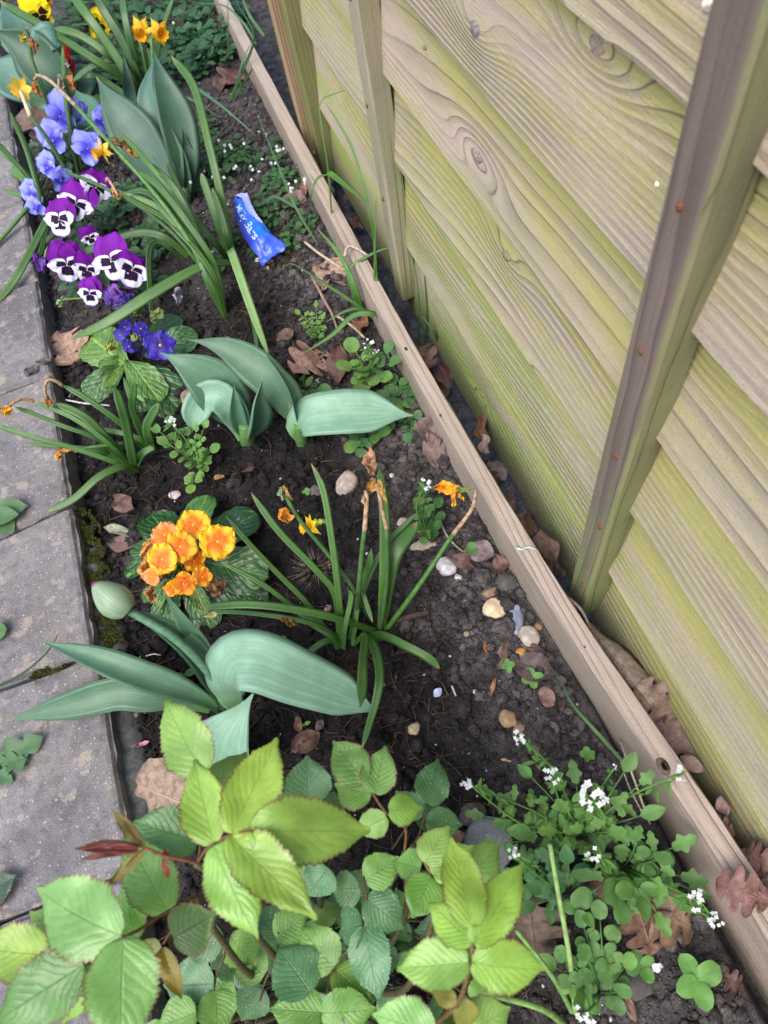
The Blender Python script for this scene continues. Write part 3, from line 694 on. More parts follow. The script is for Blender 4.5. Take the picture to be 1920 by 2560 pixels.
m_, nt_, bs_, o_ = nodes('tulip_bud'); g = G(nt_); u, v = g.uv()
nn = g.noise(g.comb(g.math('MULTIPLY', u, 40.0), g.math('MULTIPLY', v, 2.0), 0.0), 1.0, 3)
seam = g.rng(g.math('ABSOLUTE', g.math('SUBTRACT', g.math('FRACT', g.math('ADD', g.math('MULTIPLY', u, 3.0), g.math('MULTIPLY', v, .25))), .5)), .0, .05, 1, 0)
c = g.mix(g.rng(nn, .3, .7), (.15, .24, .15), (.24, .33, .20)); c = g.mix(g.math('MULTIPLY', seam, .5), c, (.22, .18, .13))
c = g.mix(g.rng(v, .90, .985), c, (.25, .03, .13)); g.lk(c, bs_.inputs[0]); bs_.inputs['Roughness'].default_value = .5
wput('bud', V, Fc, m_, t1, UV)
t1b = tulip((560, 1985), 'tulip with one broad upright leaf partly hidden by the rose leaves')
blade(t1b, [(545, 2000), (548, 1930), (560, 1860), (592, 1800), (633, 1734)], [120, 170, 185, 160, 100], [-.005, .04, .08, .095, .10], C_TUL3, M_TULIP, lambda t: max(.05, (.55 + .45 * sstep(0, .3, t)) * (1 - sstep(.55, 1.03, t)) ** .8), 20, 8, .2, .001, .45, 0)
blade(t1b, [(560, 1985), (520, 1900), (470, 1840), (420, 1815)], 70, [-.005, .03, .05, .05], C_TUL2, M_TULIP, lance, 16, 6, .3, .001, .45, 0)
stalk(t1b, [(548, 2000), (550, 1970), (552, 1940)], [-.01, .02, .04], 30, C_TUL2)
t2 = tulip((618, 1098), 'tulip with cupped curling leaves round a young central shoot')
blade(t2, [(616, 1100), (592, 1040), (540, 965), (470, 915), (402, 882)], [60, 100, 128, 120, 76], [-.006, .03, .075, .105, .12], C_TUL, M_TULIP, lance, 22, 8, .3, .001, .3, -.15)
blade(t2, [(610, 1098), (585, 1030), (548, 992), (512, 998), (488, 1035), (478, 1082)], [50, 72, 80, 78, 68, 40], [.0, .05, .072, .070, .058, .038], C_TUL3, M_TULIP, lambda t: max(.06, .6 + .4 * sstep(0, .3, t)) * (1 - sstep(.82, 1.03, t)), 24, 8, .35, .001, .45, -.2)
blade(t2, [(622, 1100), (632, 1050), (640, 1000), (655, 955)], [60, 72, 74, 60], [-.004, .045, .08, .105], C_TUL, M_TULIP, lance, 18, 8, .9, .001, .1, .9)
blade(t2, [(620, 1095), (600, 1060), (590, 1010), (584, 962)], 40, [-.004, .03, .065, .095], C_TUL, M_TULIP, lance, 16, 6, .8, .001, .1, 0)
stalk(t2, [(620, 1104), (617, 1085), (612, 1060)], [-.012, .012, .03], 46, (.09, .19, .06))
t3 = tulip((755, 1095), 'tulip with one leaf bent flat towards the edging board')
blade(t3, [(752, 1092), (728, 1030), (680, 955), (600, 890), (540, 862), (470, 849)], [44, 70, 92, 96, 84, 54], [-.006, .035, .075, .10, .11, .115], C_TUL2, M_TULIP, lance, 24, 8, .3, .001, .3, -.2)
blade(t3, [(752, 1094), (744, 1062), (775, 1042), (860, 1032), (950, 1032), (1033, 1039)], [56, 84, 108, 118, 106, 60], [.0, .032, .048, .052, .045, .034], C_TUL3, M_TULIP, lambda t: max(.04, (.6 + .4 * sstep(0, .3, t)) * (1 - sstep(.68, 1.02, t)) ** .8), 24, 8, .22, .001, .5, 0)
blade(t3, [(750, 1085), (742, 1030), (725, 975), (698, 930), (666, 888)], 42, [-.004, .04, .075, .1, .12], C_TUL2, M_TULIP, lance, 18, 6, .9, .001, .1, .7)
blade(t3, [(748, 1080), (735, 1040), (720, 990)], 20, [.0, .03, .055], (.22, .28, .16), M_TULIP, lance, 10, 4, .5, .001, .1, 0)
stalk(t3, [(757, 1112), (752, 1088), (748, 1060)], [-.016, .010, .03], 36, (.09, .19, .06))
t4 = tulip((462, 505), 'tall tulip with two broad upright leaves behind the purple and white pansies')
blade(t4, [(440, 540), (400, 440), (345, 350), (285, 265), (241, 192)], [50, 92, 122, 114, 72], [-.006, .05, .10, .14, .165], (.075, .145, .105), M_TULIP, lance, 22, 8, .25, .001, .2, -.2)
blade(t4, [(462, 505), (462, 420), (440, 300), (405, 200), (382, 122)], [46, 76, 96, 86, 58], [-.006, .06, .12, .165, .19], (.06, .135, .085), M_TULIP, lance, 22, 8, .35, .001, .15, .25)
blade(t4, [(458, 500), (430, 420), (395, 320), (368, 240), (385, 140)], [40, 62, 74, 66, 44], [-.006, .055, .105, .14, .17], (.085, .18, .14), M_TULIP, lance, 20, 8, .35, .001, .2, -.4)
blade(t4, [(468, 505), (458, 440), (440, 370), (418, 300)], 40, [-.004, .05, .09, .125], C_TUL2, M_TULIP, lance, 16, 6, .8, .001, .1, 0)
blade(t4, [(470, 500), (472, 430), (462, 360), (455, 320)], 44, [-.004, .05, .09, .115], C_TUL2, M_TULIP, lance, 16, 6, .8, .001, .1, .5)
blade(t4, [(335, 300), (325, 230), (316, 180), (308, 132)], 32, [.0, .05, .09, .12], (.08, .16, .13), M_TULIP, lance, 14, 6, .5, .001, .1, 0)
stalk(t4, [(463, 512), (462, 490), (460, 465)], [-.012, .012, .03], 36, C_TUL2)
t5 = tulip((175, 250), 'clump of broad overlapping tulip leaves next to the yellow pansies')
blade(t5, [(180, 262), (150, 215), (105, 160), (50, 110), (-30, 70)], [60, 100, 120, 110, 60], [-.006, .05, .09, .12, .15], (.05, .115, .07), M_TULIP, lance, 20, 8, .4, .001, .2, -.3)
blade(t5, [(165, 250), (110, 160), (70, 100), (40, 50), (0, 0)], [60, 110, 140, 130, 90], [-.006, .04, .07, .10, .12], (.105, .215, .165), M_TULIP, lance, 20, 8, .3, .001, .3, .2)
blade(t5, [(150, 255), (80, 215), (30, 190), (-40, 150)], [60, 105, 120, 70], [-.006, .04, .06, .08], (.10, .21, .16), M_TULIP, lance, 18, 8, .3, .001, .4, 0)
blade(t5, [(168, 248), (140, 190), (118, 130), (112, 98), (135, 92), (155, 100)], [40, 60, 66, 66, 60, 40], [-.004, .05, .10, .125, .125, .11], (.13, .265, .215), M_TULIP, lambda t: max(.1, 1 - sstep(.9, 1.05, t)), 20, 6, .25, .001, .3, 0)
blade(t5, [(235, 355), (225, 320), (210, 270), (190, 225)], [60, 84, 88, 60], [-.004, .03, .05, .06], (.10, .225, .155), M_TULIP, lance, 18, 8, .3, .001, .4, 0)
blade(t5, [(180, 262), (195, 215), (215, 180), (238, 165)], [60, 80, 80, 40], [-.004, .03, .04, .045], (.08, .18, .11), M_TULIP, lance, 14, 6, .3, .001, .4, 0)
blade(t5, [(110, 300), (100, 270), (95, 240), (70, 225)], [40, 60, 56, 40], [-.004, .02, .03, .03], (.07, .16, .08), M_TULIP, lance, 14, 6, .3, .001, .4, 0)

# ------------------------------------------------------------------ daffodils
def petalmesh(name, W, p, nv=8, nu=6, cup=.1, ruff=.05, notch=0.0, seed=0, point=0.0, pw=2.0):
    V, UV, Fc = [], [], []
    for i in range(nv + 1):
        v = .5 - .5 * math.cos(math.pi * (i / nv) ** .9); v = v * .35 + (math.sin(math.pi / 2 * i / nv)) * .65; hw = max(.03, W * max(.0005, 1 - abs(2 * v ** p - 1) ** pw) ** (1 / pw))
        if point: hw *= 1 - point * sstep(.55, 1, v)
        for k in range(nu + 1):
            s = -1 + 2 * k / nu; yy = v * (1 - .10 * s * s * (v > .6)) - notch * max(0, 1 - abs(s) * 2.6) * sstep(.8, 1, v)
            z = cup * v * v + ruff * math.sin(s * 4.5 + seed) * v * v + ruff * .8 * noise.noise(Vector((s * 2 + seed, v * 3, seed)))
            V.append(Vector((hw * s, yy, z))); UV.append((k / nu, v))
    for i in range(nv):
        for k in range(nu): Fc.append((i * (nu + 1) + k, i * (nu + 1) + k + 1, (i + 1) * (nu + 1) + k + 1, (i + 1) * (nu + 1) + k))
    return mesh(name, V, Fc, UV)
DPET = petalmesh('daffodil_petal', .26, .75, 8, 4, -.12, .04, 0, 1, .55)
def cupmesh():
    V, UV, Fc = [], [], []; n = 24
    for i in range(9):
        t = i / 8; r = .20 + .16 * t + .06 * sstep(.7, 1, t)
        for k in range(n):
            a = 2 * math.pi * k / n; rr = r * (1 + .13 * math.sin(a * 8) * sstep(.75, 1, t)); V.append(Vector((rr * math.cos(a), rr * math.sin(a), .72 * t + .03 * math.sin(a * 8 + 1) * t ** 3))); UV.append((k / n, t))
    for i in range(8):
        for k in range(n): Fc.append((i * n + k, i * n + (k + 1) % n, i * n + n + (k + 1) % n, i * n + n + k))
    return mesh('daffodil_cup', V, Fc, UV)
DCUP = cupmesh()
def axes_frame(c, nrm, upv, s):
    Z = nrm.normalized(); Y = (upv - Z * upv.dot(Z)).normalized(); X = Y.cross(Z); M = Matrix.Identity(4)
    for i in range(3): M[i][0], M[i][1], M[i][2], M[i][3] = X[i] * s, Y[i] * s, Z[i] * s, c[i]
    return M
def imgdir(dx, dy): return (CR * dx - CU * dy).normalized()     # image direction (x right, y down) as a direction in space
def daff_flower(rt, px, py, z, size, nrm, cy=(.80, .44, .015), cp=(.85, .60, .03), seed=0, up=None):
    c = P(px, py, z); s = size * mpp(px, py, z); r = random.Random(seed); nrm = nrm.normalized(); upv = up or imgdir(.3, -1)
    M = axes_frame(c, nrm, upv, s * .55); f = put('flower', DCUP, M_PETAL, rt, M, cy)
    for k in range(6):
        R = Matrix.Rotation(k * math.pi / 3 + r.uniform(-.12, .12), 4, 'Z') @ Matrix.Rotation(r.uniform(-.45, .12), 4, 'X') @ Matrix.Scale(r.uniform(.92, 1.08), 4)
        put('petal', DPET, M_PETAL, f, M @ R, cp)
    return f
def withered(rt, px, py, z, lpx, dx, dy, col, seed, wr=.38, dz=0.0):
    """shrivelled flower: a few crumpled, twisted papery strips hanging along (dx, dy)"""
    m = mpp(px, py, z); a = P(px, py, z); L = lpx * m; d = (imgdir(dx, dy) + Vector((0, 0, dz))).normalized(); r = random.Random(seed); V, Fc, UV = [], [], []
    A = d.orthogonal().normalized(); B = d.cross(A); ns = 3 if wr < .3 else 5
    for q in range(ns):
        an = 6.28 * q / ns + r.uniform(-.4, .4); lat = A * math.cos(an) + B * math.sin(an); tw = r.uniform(-2.2, 2.2); ln = L * r.uniform(.72, 1.05); sp = wr * r.uniform(.25, .75)
        o = len(V); n = 9; ac = d.cross(lat)
        for i in range(n + 1):
            t = i / n; hw = L * wr * (.10 + .34 * math.sin(math.pi * min(1, .08 + t * .86)) ** .8) * (1 - .75 * sstep(.82, 1, t)) * r.uniform(.75, 1.2)
            c = a + d * (ln * t) + lat * (L * sp * math.sin(t * 2.2 + .1) * .55) + lat * (L * .05 * math.sin(t * 11 + seed + q)) + ac * (L * .05 * math.sin(t * 8 + seed * 2 + q))
            ax2 = (ac * math.cos(tw * t) + lat * math.sin(tw * t))
            for k in (-1, -.3, .3, 1):
                V.append(c + ax2 * (hw * k) + lat * (hw * .55 * k * k * math.cos(t * 5 + q) + L * .03 * r.uniform(-1, 1))); UV.append((k * .5 + .5, t))
        for i in range(n):
            for k in range(3): Fc.append((o + i * 4 + k, o + i * 4 + k + 1, o + i * 4 + k + 5, o + i * 4 + k + 4))
    return wput('withered_flower', V, Fc, M_DRY, rt, UV, col)
BRN, ORG, PAP = (.22, .11, .035), (.60, .25, .03), (.42, .28, .17)
def daff(base, label): return root('daffodil', PG(*base), label, 'daffodil', 'daffodil clumps in the bed')

dA = daff((870, 1620), 'daffodil clump with withered heads and one yellow flower between folded tulip leaf and edging board')
def cA(*q): return [(500 + a * .3858, 1050 + b * .3858) for a, b in q]
rA = random.Random(11)
for pts, w, zt in (
    (((905, 1500), (880, 1150), (760, 980), (510, 720), (330, 470)), 17, [-.01, .05, .08, .12, .15]),
    (((905, 1505), (720, 1220), (480, 970), (300, 780), (170, 620)), 14, [-.01, .05, .085, .11, .13]),
    (((900, 1490), (780, 1330), (600, 1210), (400, 1060), (150, 930)), 13, [-.01, .03, .055, .08, .095]),
    (((930, 1490), (900, 1150), (860, 820), (800, 460), (720, 280)), 17, [-.01, .06, .11, .15, .165]),
    (((960, 1480), (1060, 1050), (1100, 920), (1110, 830)), 18, [-.01, .06, .085, .095]),
    (((960, 1470), (1080, 1050), (1230, 780), (1410, 600)), 14, [-.01, .06, .085, .10]),
    (((1170, 1380), (1215, 1080), (1265, 860), (1410, 660)), [26, 34, 40, 36], [-.01, .05, .08, .085]),
    (((1175, 1385), (1195, 1000), (1195, 600), (1160, 300)), [26, 28, 28, 24], [-.01, .07, .12, .155]),
    (((1170, 1380), (900, 1290), (600, 1225), (300, 1195), (0, 1215)), 22, [-.01, .05, .075, .085, .08]),
    (((960, 1470), (800, 1350), (600, 1290), (300, 1250), (60, 1240)), 13, [-.01, .03, .045, .04, .03]),
    (((1080, 1400), (1200, 1400), (1350, 1470), (1480, 1540), (1553, 1610)), 23, [-.008, .02, .03, .028, .018]),
    (((1050, 1370), (1120, 1450), (1160, 1600), (1150, 1780), (1050, 2130)), [20, 24, 24, 22, 14], [.0, .04, .06, .06, .02]),
    (((1000, 1450), (1065, 1400), (1055, 1560), (1050, 1700), (1040, 1860)), [18, 22, 24, 28, 28], [.0, .05, .095, .112, .118]),
    (((930, 1490), (860, 1430), (780, 1450), (680, 1530)), 17, [-.008, .012, .018, .012]),
    (((900, 1500), (840, 1400), (720, 1320), (620, 1230)), 14, [-.008, .02, .03, .035]),
    (((930, 1500), (940, 1350), (980, 1150), (960, 1100)), 14, [-.008, .04, .07, .08]),
    (((985, 1480), (1010, 1300), (1040, 1100), (1120, 1310)), 12, [-.008, .03, .05, .04])):
    blade(dA, cA(*pts), w, zt, jit(C_DAF if rA.random() < .6 else C_DAF2, rA), n=20, thick=.0022, channel=.15, roll=rA.uniform(-.5, .5))
stalk(dA, cA((1110, 1300), (1000, 1100), (830, 870), (640, 640), (560, 500)), [.0, .05, .095, .135, .15], 13, C_DAF3)
stalk(dA, cA((1000, 1400), (1030, 1080), (1050, 850), (1066, 715)), [-.01, .07, .11, .135], 15, C_DAF3)
stalk(dA, cA((1066, 718), (1075, 600), (1080, 500), (1072, 460)), [.135, .15, .158, .16], 13, PAP, mat=M_DRY, name='dry_stem')
stalk(dA, cA((1210, 710), (1180, 580), (1150, 440), (1110, 380)), [.135, .148, .158, .162], 12, (.33, .22, .12), mat=M_DRY, name='dry_stem')
stalk(dA, cA((1165, 1380), (1210, 1050), (1210, 710)), [-.01, .07, .135], 14, C_DAF3)
stalk(dA, cA((1190, 1385), (1420, 1070), (1640, 740)), [-.01, .05, .09], 15, C_DAF)
stalk(dA, cA((1640, 742), (1740, 610), (1775, 540), (1788, 460)), [.09, .105, .11, .115], 11, PAP, mat=M_DRY, name='dry_stem')
withered(dA, 1178, 1225, .118, 40, -1, -.05, (.20, .26, .06), 21, .3); withered(dA, 1148, 1222, .118, 62, -1, -.02, (.80, .36, .02), 3, .42); withered(dA, 1136, 1228, .116, 46, -.1, 1, (.66, .33, .02), 4, .25); withered(dA, 1146, 1232, .115, 24, .5, .8, (.6, .30, .02), 24, .3)
withered(dA, 930, 1188, .162, 72, -.12, -1, (.40, .22, .13), 5, .34); withered(dA, 934, 1196, .163, 42, -.25, 1, (.48, .27, .05), 6, .5); withered(dA, 945, 1200, .162, 60, .35, 1, (.42, .25, .07), 7, .22)
withered(dA, 913, 1236, .16, 26, 0, 1, PAP, 8, .5)
withered(dA, 706, 1270, .15, 46, .3, .95, ORG, 9, .62); withered(dA, 700, 1218, .15, 38, .2, 1, (.20, .28, .16), 10, .36); withered(dA, 706, 1215, .15, 52, .55, .8, (.34, .22, .06), 13, .2)
withered(dA, 700, 1546, .05, 50, .8, .3, BRN, 12, .3); withered(dA, 560, 1526, .03, 60, -1, .3, (.45, .42, .16), 14, .22)
stalk(dA, cA((915, 1400), (900, 1000), (860, 760), (820, 640), (790, 650)), [.0, .06, .095, .11, .112], 12, C_DAF2)
f_ = daff_flower(dA, 776, 1316, .112, 62, imgdir(-.9, .35) * .75 + tocam(P(776, 1316, .11)) * .55, (.80, .44, .012), (.86, .62, .02), 2)
withered(dA, 806, 1302, .113, 30, -.8, .3, (.42, .50, .06), 31, .5)

dB = daff((345, 1182), 'daffodil clump with brown drooping heads leaning out over the paving slabs')
def cB(*q): return [(a * .3858, 1000 + b * .3858) for a, b in q]
rB = random.Random(12)
for pts, w, zt in (
    (((870, 470), (760, 410), (480, 312), (250, 250), (-40, 160)), 14, [-.01, .03, .065, .085, .10]),
    (((850, 440), (650, 262), (400, 165), (90, 40)), 12, [-.01, .05, .08, .095]),
    (((860, 440), (700, 280), (480, 120), (220, 10)), 13, [-.01, .05, .085, .10]),
    (((870, 450), (700, 260), (550, 110), (360, 20)), 22, [-.01, .05, .085, .10]),
    (((760, 410), (650, 330), (420, 300), (180, 290)), 10, [-.01, .03, .04, .04]),
    (((870, 430), (850, 330), (820, 180), (790, 60), (742, -90)), 24, [-.01, .04, .08, .11, .135]),
    (((1000, 350), (920, 200), (860, 60), (865, -60), (868, -140)), 18, [-.01, .05, .09, .12, .135]),
    (((1010, 360), (965, 250), (955, 160), (1030, 20)), 24, [-.01, .04, .06, .08]),
    (((910, 480), (800, 432), (640, 500), (480, 640), (310, 722)), 19, [-.006, .03, .042, .034, .032]),
    (((960, 340), (780, 150), (560, -10), (400, -100)), 15, [-.01, .06, .095, .11]),
    (((1000, 350), (900, 250), (720, 200), (640, 190)), 14, [-.01, .03, .045, .045]),
    (((980, 340), (880, 150), (870, 60), (800, -150)), 12, [-.01, .06, .075, .105]),
    (((820, 430), (700, 340), (600, 320), (480, 318)), 16, [-.01, .02, .03, .03]),
    (((880, 440), (920, 350), (1000, 300), (940, 330)), 18, [-.01, .02, .025, .02])):
    blade(dB, cB(*pts), w, zt, jit(C_DAF if rB.random() < .6 else C_DAF2, rB), n=20, thick=.0022, channel=.15, roll=rB.uniform(-.5, .5))
stalk(dB, cB((800, 280), (640, 300), (470, 325)), [.03, .045, .05], 10, C_DAF2)
withered(dB, 190, 1125, .05, 50, -1, .0, (.70, .36, .10), 2, .30); withered(dB, 150, 1128, .05, 24, -.3, 1, (.75, .38, .03), 3, .5)
stalk(dB, [(85, 1003), (55, 997), (32, 1008), (22, 1016)], [.10, .108, .11, .108], 9, (.35, .20, .10), mat=M_DRY, name='dry_stem')
withered(dB, 25, 1010, .108, 36, -.45, 1, (.68, .32, .03), 4, .55)
stalk(dB, [(158, 965), (138, 952), (120, 950), (112, 970), (116, 995)], [.112, .122, .125, .12, .11], 9, (.36, .25, .14), mat=M_DRY, name='dry_stem')
withered(dB, 118, 990, .11, 32, .2, 1, (.38, .17, .04), 5, .45)

dC = daff((566, 795), 'dense daffodil clump with long leaves arching beside the blue sweet wrapper')
rC = random.Random(13)
for pts, w, zt in (
    (((566, 797), (530, 680), (430, 560), (330, 500), (292, 470)), 16, [-.01, .08, .12, .14, .145]),
    (((564, 795), (515, 660), (430, 540), (370, 480), (312, 480)), 20, [-.01, .08, .13, .15, .15]),
    (((567, 790), (535, 660), (470, 560), (400, 470), (340, 425)), 18, [-.01, .08, .13, .16, .17]),
    (((566, 792), (510, 650), (440, 500), (380, 420), (300, 330)), 14, [-.01, .08, .14, .17, .19]),
    (((566, 795), (520, 700), (480, 600), (440, 560), (386, 500)), 22, [-.01, .06, .1, .12, .14]),
    (((562, 780), (500, 640), (450, 580), (395, 520), (310, 480)), 18, [-.01, .08, .11, .13, .145]),
    (((585, 655), (555, 500), (520, 350), (484, 215), (428, 140)), 21, [-.01, .08, .14, .18, .20]),
    (((575, 650), (545, 560), (522, 490), (503, 432)), 20, [-.01, .05, .08, .10]),
    (((580, 660), (540, 610), (500, 560), (470, 520), (415, 400)), 16, [-.01, .05, .08, .10, .13]),
    (((590, 665), (570, 600), (555, 540), (530, 470)), 16, [-.01, .05, .075, .10]),
    (((582, 660), (572, 656), (500, 668), (386, 731), (270, 805), (178, 848)), [14, 18, 22, 28, 26, 16], [.0, .05, .075, .08, .07, .05]),
    (((470, 640), (410, 592), (347, 582), (270, 606), (193, 638)), 20, [.05, .085, .09, .08, .065]),
    (((450, 650), (424, 620), (392, 603), (372, 640), (380, 800)), [12, 14, 16, 16, 12], [.04, .07, .085, .08, .03]),
    (((560, 770), (520, 650), (470, 530), (425, 455), (358, 400)), 16, [-.01, .07, .13, .16, .17])):
    blade(dC, pts, w, zt, jit((C_DAF, C_DAF2, C_DAF3)[rC.randrange(3)], rC), n=20, thick=.0022, channel=.15, roll=rC.uniform(-.6, .6))
blade(dC, [(590, 668), (580, 640), (577, 625), (600, 690), (635, 790), (672, 890)], [18, 20, 22, 22, 20, 10], [.0, .06, .075, .065, .04, .03], C_DAFP, n=22, thick=.002, channel=.15)
blade(dC, [(600, 665), (610, 700), (632, 800), (645, 885)], 10, [.0, .02, .03, .02], C_DAF3, n=14, thick=.002)
stalk(dC, [(560, 785), (482, 617), (386, 482), (290, 375), (189, 264)], [-.01, .10, .15, .185, .21], 13, C_DAF2)
stalk(dC, [(189, 264), (150, 225), (120, 198), (92, 188), (86, 200)], [.21, .216, .22, .22, .216], 10, (.40, .29, .20), mat=M_DRY, name='dry_stem')
withered(dC, 84, 205, .215, 40, .3, 1, (.40, .17, .04), 3, .40)
stalk(dC, [(555, 770), (450, 560), (380, 470), (310, 400), (290, 372)], [-.01, .10, .15, .175, .18], 12, C_DAF3)
withered(dC, 282, 346, .185, 78, .85, .55, (.26, .15, .06), 5, .24); withered(dC, 318, 376, .18, 38, .9, .4, (.36, .20, .06), 6, .5)
f_ = daff_flower(dC, 256, 378, .185, 60, imgdir(-.8, .5) * .8 + tocam(P(256, 378, .18)) * .4, (.72, .36, .02), (.78, .50, .06), 5)
withered(dC, 290, 360, .186, 30, -.8, .5, (.40, .33, .08), 32, .3)
stalk(dC, [(520, 690), (440, 590), (340, 510), (240, 460), (165, 430)], [.03, .09, .12, .13, .13], 11, C_DAF3)
withered(dC, 280, 470, .14, 40, .5, .8, (.45, .24, .06), 9, .35); stalk(dC, [(296, 490), (280, 462), (268, 445), (266, 455)], [.14, .15, .15, .145], 8, PAP, mat=M_DRY, name='dry_stem')

dD = daff((372, 262), 'daffodil clump with a pair of small golden flowers on upright stalks near the leafy weeds')
rD = random.Random(14)
for pts, w, zt in (
    (((366, 256), (330, 200), (270, 110), (220, 40), (175, -20)), 24, [-.01, .06, .12, .16, .18]),
    (((366, 254), (345, 190), (305, 100), (262, 30), (235, -20)), 22, [-.01, .06, .12, .16, .18]),
    (((370, 252), (350, 180), (328, 110), (312, 40), (305, -20)), 19, [-.01, .06, .12, .16, .18]),
    (((372, 250), (355, 170), (300, 80), (262, 10)), 18, [-.01, .07, .12, .16]),
    (((366, 258), (300, 190), (230, 145), (115, 70), (0, 5)), 20, [-.01, .06, .1, .13, .15]),
    (((366, 258), (310, 170), (270, 135), (200, 88), (135, 70)), 20, [-.01, .06, .1, .13, .14]),
    (((380, 250), (370, 180), (350, 90), (340, 30)), 16, [-.01, .06, .12, .15]),
    (((360, 250), (320, 150), (300, 145), (230, 165), (180, 205)), 16, [-.01, .07, .085, .08, .06]),
    (((380, 255), (385, 200), (378, 140), (366, 120)), 14, [-.01, .05, .09, .10]),
    (((355, 260), (250, 195), (220, 190), (150, 200)), 14, [-.01, .04, .05, .04]),
    (((376, 255), (400, 100), (420, 30), (435, -10)), 14, [-.01, .09, .13, .15])):
    blade(dD, pts, w, zt, jit((C_DAF, C_DAF2, C_DAF3)[rD.randrange(3)], rD), n=18, thick=.0022, channel=.15, roll=rD.uniform(-.6, .6))
stalk(dD, [(374, 258), (372, 200), (360, 140), (350, 105)], [-.01, .06, .11, .13], 11, C_DAF3)
stalk(dD, [(376, 258), (380, 200), (382, 140), (378, 95)], [-.01, .06, .11, .135], 11, C_DAF2)
f_ = daff_flower(dD, 352, 78, .135, 66, imgdir(.1, 1) * .7 + tocam(P(352, 78, .13)) * .6, (.78, .36, .012), (.85, .52, .03), 7)
f_ = daff_flower(dD, 398, 80, .135, 66, imgdir(.7, .8) * .7 + tocam(P(398, 80, .13)) * .6, (.78, .36, .012), (.85, .50, .03), 8)
withered(dD, 378, 82, .137, 30, -.2, 1, (.22, .30, .10), 2, .4)

dE = daff((118, 530), 'daffodil clump with one pale yellow flower seen from behind, beside blue pansies')
rE = random.Random(15)
for pts, w, zt in (
    (((118, 535), (105, 500), (66, 370), (26, 282)), 17, [-.01, .04, .10, .13]),
    (((112, 530), (96, 480), (40, 410), (-20, 345)), 15, [-.01, .04, .08, .1]),
    (((114, 532), (80, 460), (30, 400), (-30, 360)), 14, [-.01, .04, .07, .09]),
    (((118, 538), (100, 500), (60, 440), (25, 425)), 32, [-.01, .03, .045, .045]),
    (((116, 535), (90, 500), (40, 485), (0, 478)), 12, [-.01, .025, .03, .025]),
    (((112, 540), (96, 488), (60, 530), (0, 600), (-30, 640)), 12, [.0, .04, .045, .035, .03]),
    (((118, 545), (112, 560), (60, 660), (30, 710), (-10, 760)), 18, [.0, .045, .045, .035, .03]),
    (((120, 548), (116, 570), (105, 620), (92, 655)), 12, [.0, .02, .015, .004]),
    (((195, 440), (185, 380), (165, 250), (158, 150), (156, 112)), 14, [-.01, .05, .12, .15, .16]),
    (((205, 445), (195, 380), (178, 260)), 15, [-.01, .05, .11])):
    blade(dE, pts, w, zt, jit((C_DAF, C_DAF2, C_DAF3)[rE.randrange(3)], rE), n=18, thick=.0022, channel=.15, roll=rE.uniform(-.6, .6))
stalk(dE, [(118, 535), (170, 450), (120, 350), (76, 290)], [.0, .05, .12, .155], 12, C_DAF3)
stalk(dE, [(76, 290), (66, 265), (52, 228)], [.155, .162, .166], 12, (.55, .45, .28), name='dry_stem')
f_ = daff_flower(dE, 50, 222, .166, 66, imgdir(-.5, -.2) * .5 - tocam(P(50, 222, .16)) * .8, (.78, .42, .02), (.85, .58, .06), 9)
stalk(dE, [(170, 450), (140, 330), (110, 230), (82, 160), (72, 100), (62, 75)], [-.01, .07, .12, .155, .175, .18], 11, C_DAF3)
withered(dE, 64, 70, .18, 36, .3, .9, (.36, .25, .20), 3, .4); withered(dE, 62, 86, .18, 22, -.4, 1, (.60, .42, .06), 4, .6); withered(dE, 78, 96, .178, 42, .4, 1, (.32, .15, .05), 5, .36)
stalk(dE, [(200, 450), (182, 350), (165, 250), (163, 165)], [-.01, .07, .12, .15], 12, C_DAF3)
withered(dE, 166, 150, .152, 26, .1, 1, (.40, .33, .30), 6, .35); withered(dE, 172, 180, .15, 52, .25, 1, (.34, .15, .05), 7, .34); withered(dE, 150, 184, .15, 42, .1, 1, (.36, .28, .22), 8, .3)
stalk(dE, [(165, 440), (145, 340), (110, 240), (88, 190)], [-.01, .07, .13, .16], 10, C_DAF3)

# ------------------------------------------------------------------ pansies
def pansymat(name, main, blotch, edge=None, inner=None, rim=.90):
    m, nt, bs, out = nodes(name); g = G(nt); u, v = g.uv(); au = g.math('ABSOLUTE', g.math('SUBTRACT', u, .5)); n = g.noise(g.comb(g.math('MULTIPLY', u, 9.0), g.math('MULTIPLY', v, 3.0), g.ornd()), 1.0, 3)
    c = g.mix(g.rng(n, .3, .7), main, tuple(k * .86 for k in main))
    if inner: c = g.mix(g.rng(v, .15, .75, 1, 0), c, inner)
    if edge: c = g.mix(g.rng(g.math('ADD', v, g.math('MULTIPLY', n, .10)), rim, rim + .10), c, edge)
    if blotch:
        k = g.math('MULTIPLY', g.rng(g.math('ADD', v, g.math('MULTIPLY', n, .22)), .60, .66, 1, 0), g.rng(g.math('ADD', au, g.math('MULTIPLY', n, .08)), .31, .36, 1, 0)); c = g.mix(k, c, blotch)
    g.lk(c, bs.inputs[0]); bs.inputs['Roughness'].default_value = .65; bs.inputs['Specular IOR Level'].default_value = .15
    return m
PP_UP = petalmesh('pansy_petal', .54, .66, 12, 8, -.05, .06, 0, 1, pw=2.5)
PP_SIDE = petalmesh('pansy_petal', .44, .70, 12, 8, .02, .06, 0, 2, pw=2.6)
PP_LOW = petalmesh('pansy_petal', .60, .62, 12, 10, .02, .07, .09, 3, pw=2.7)
DARK = (.014, .003, .028)
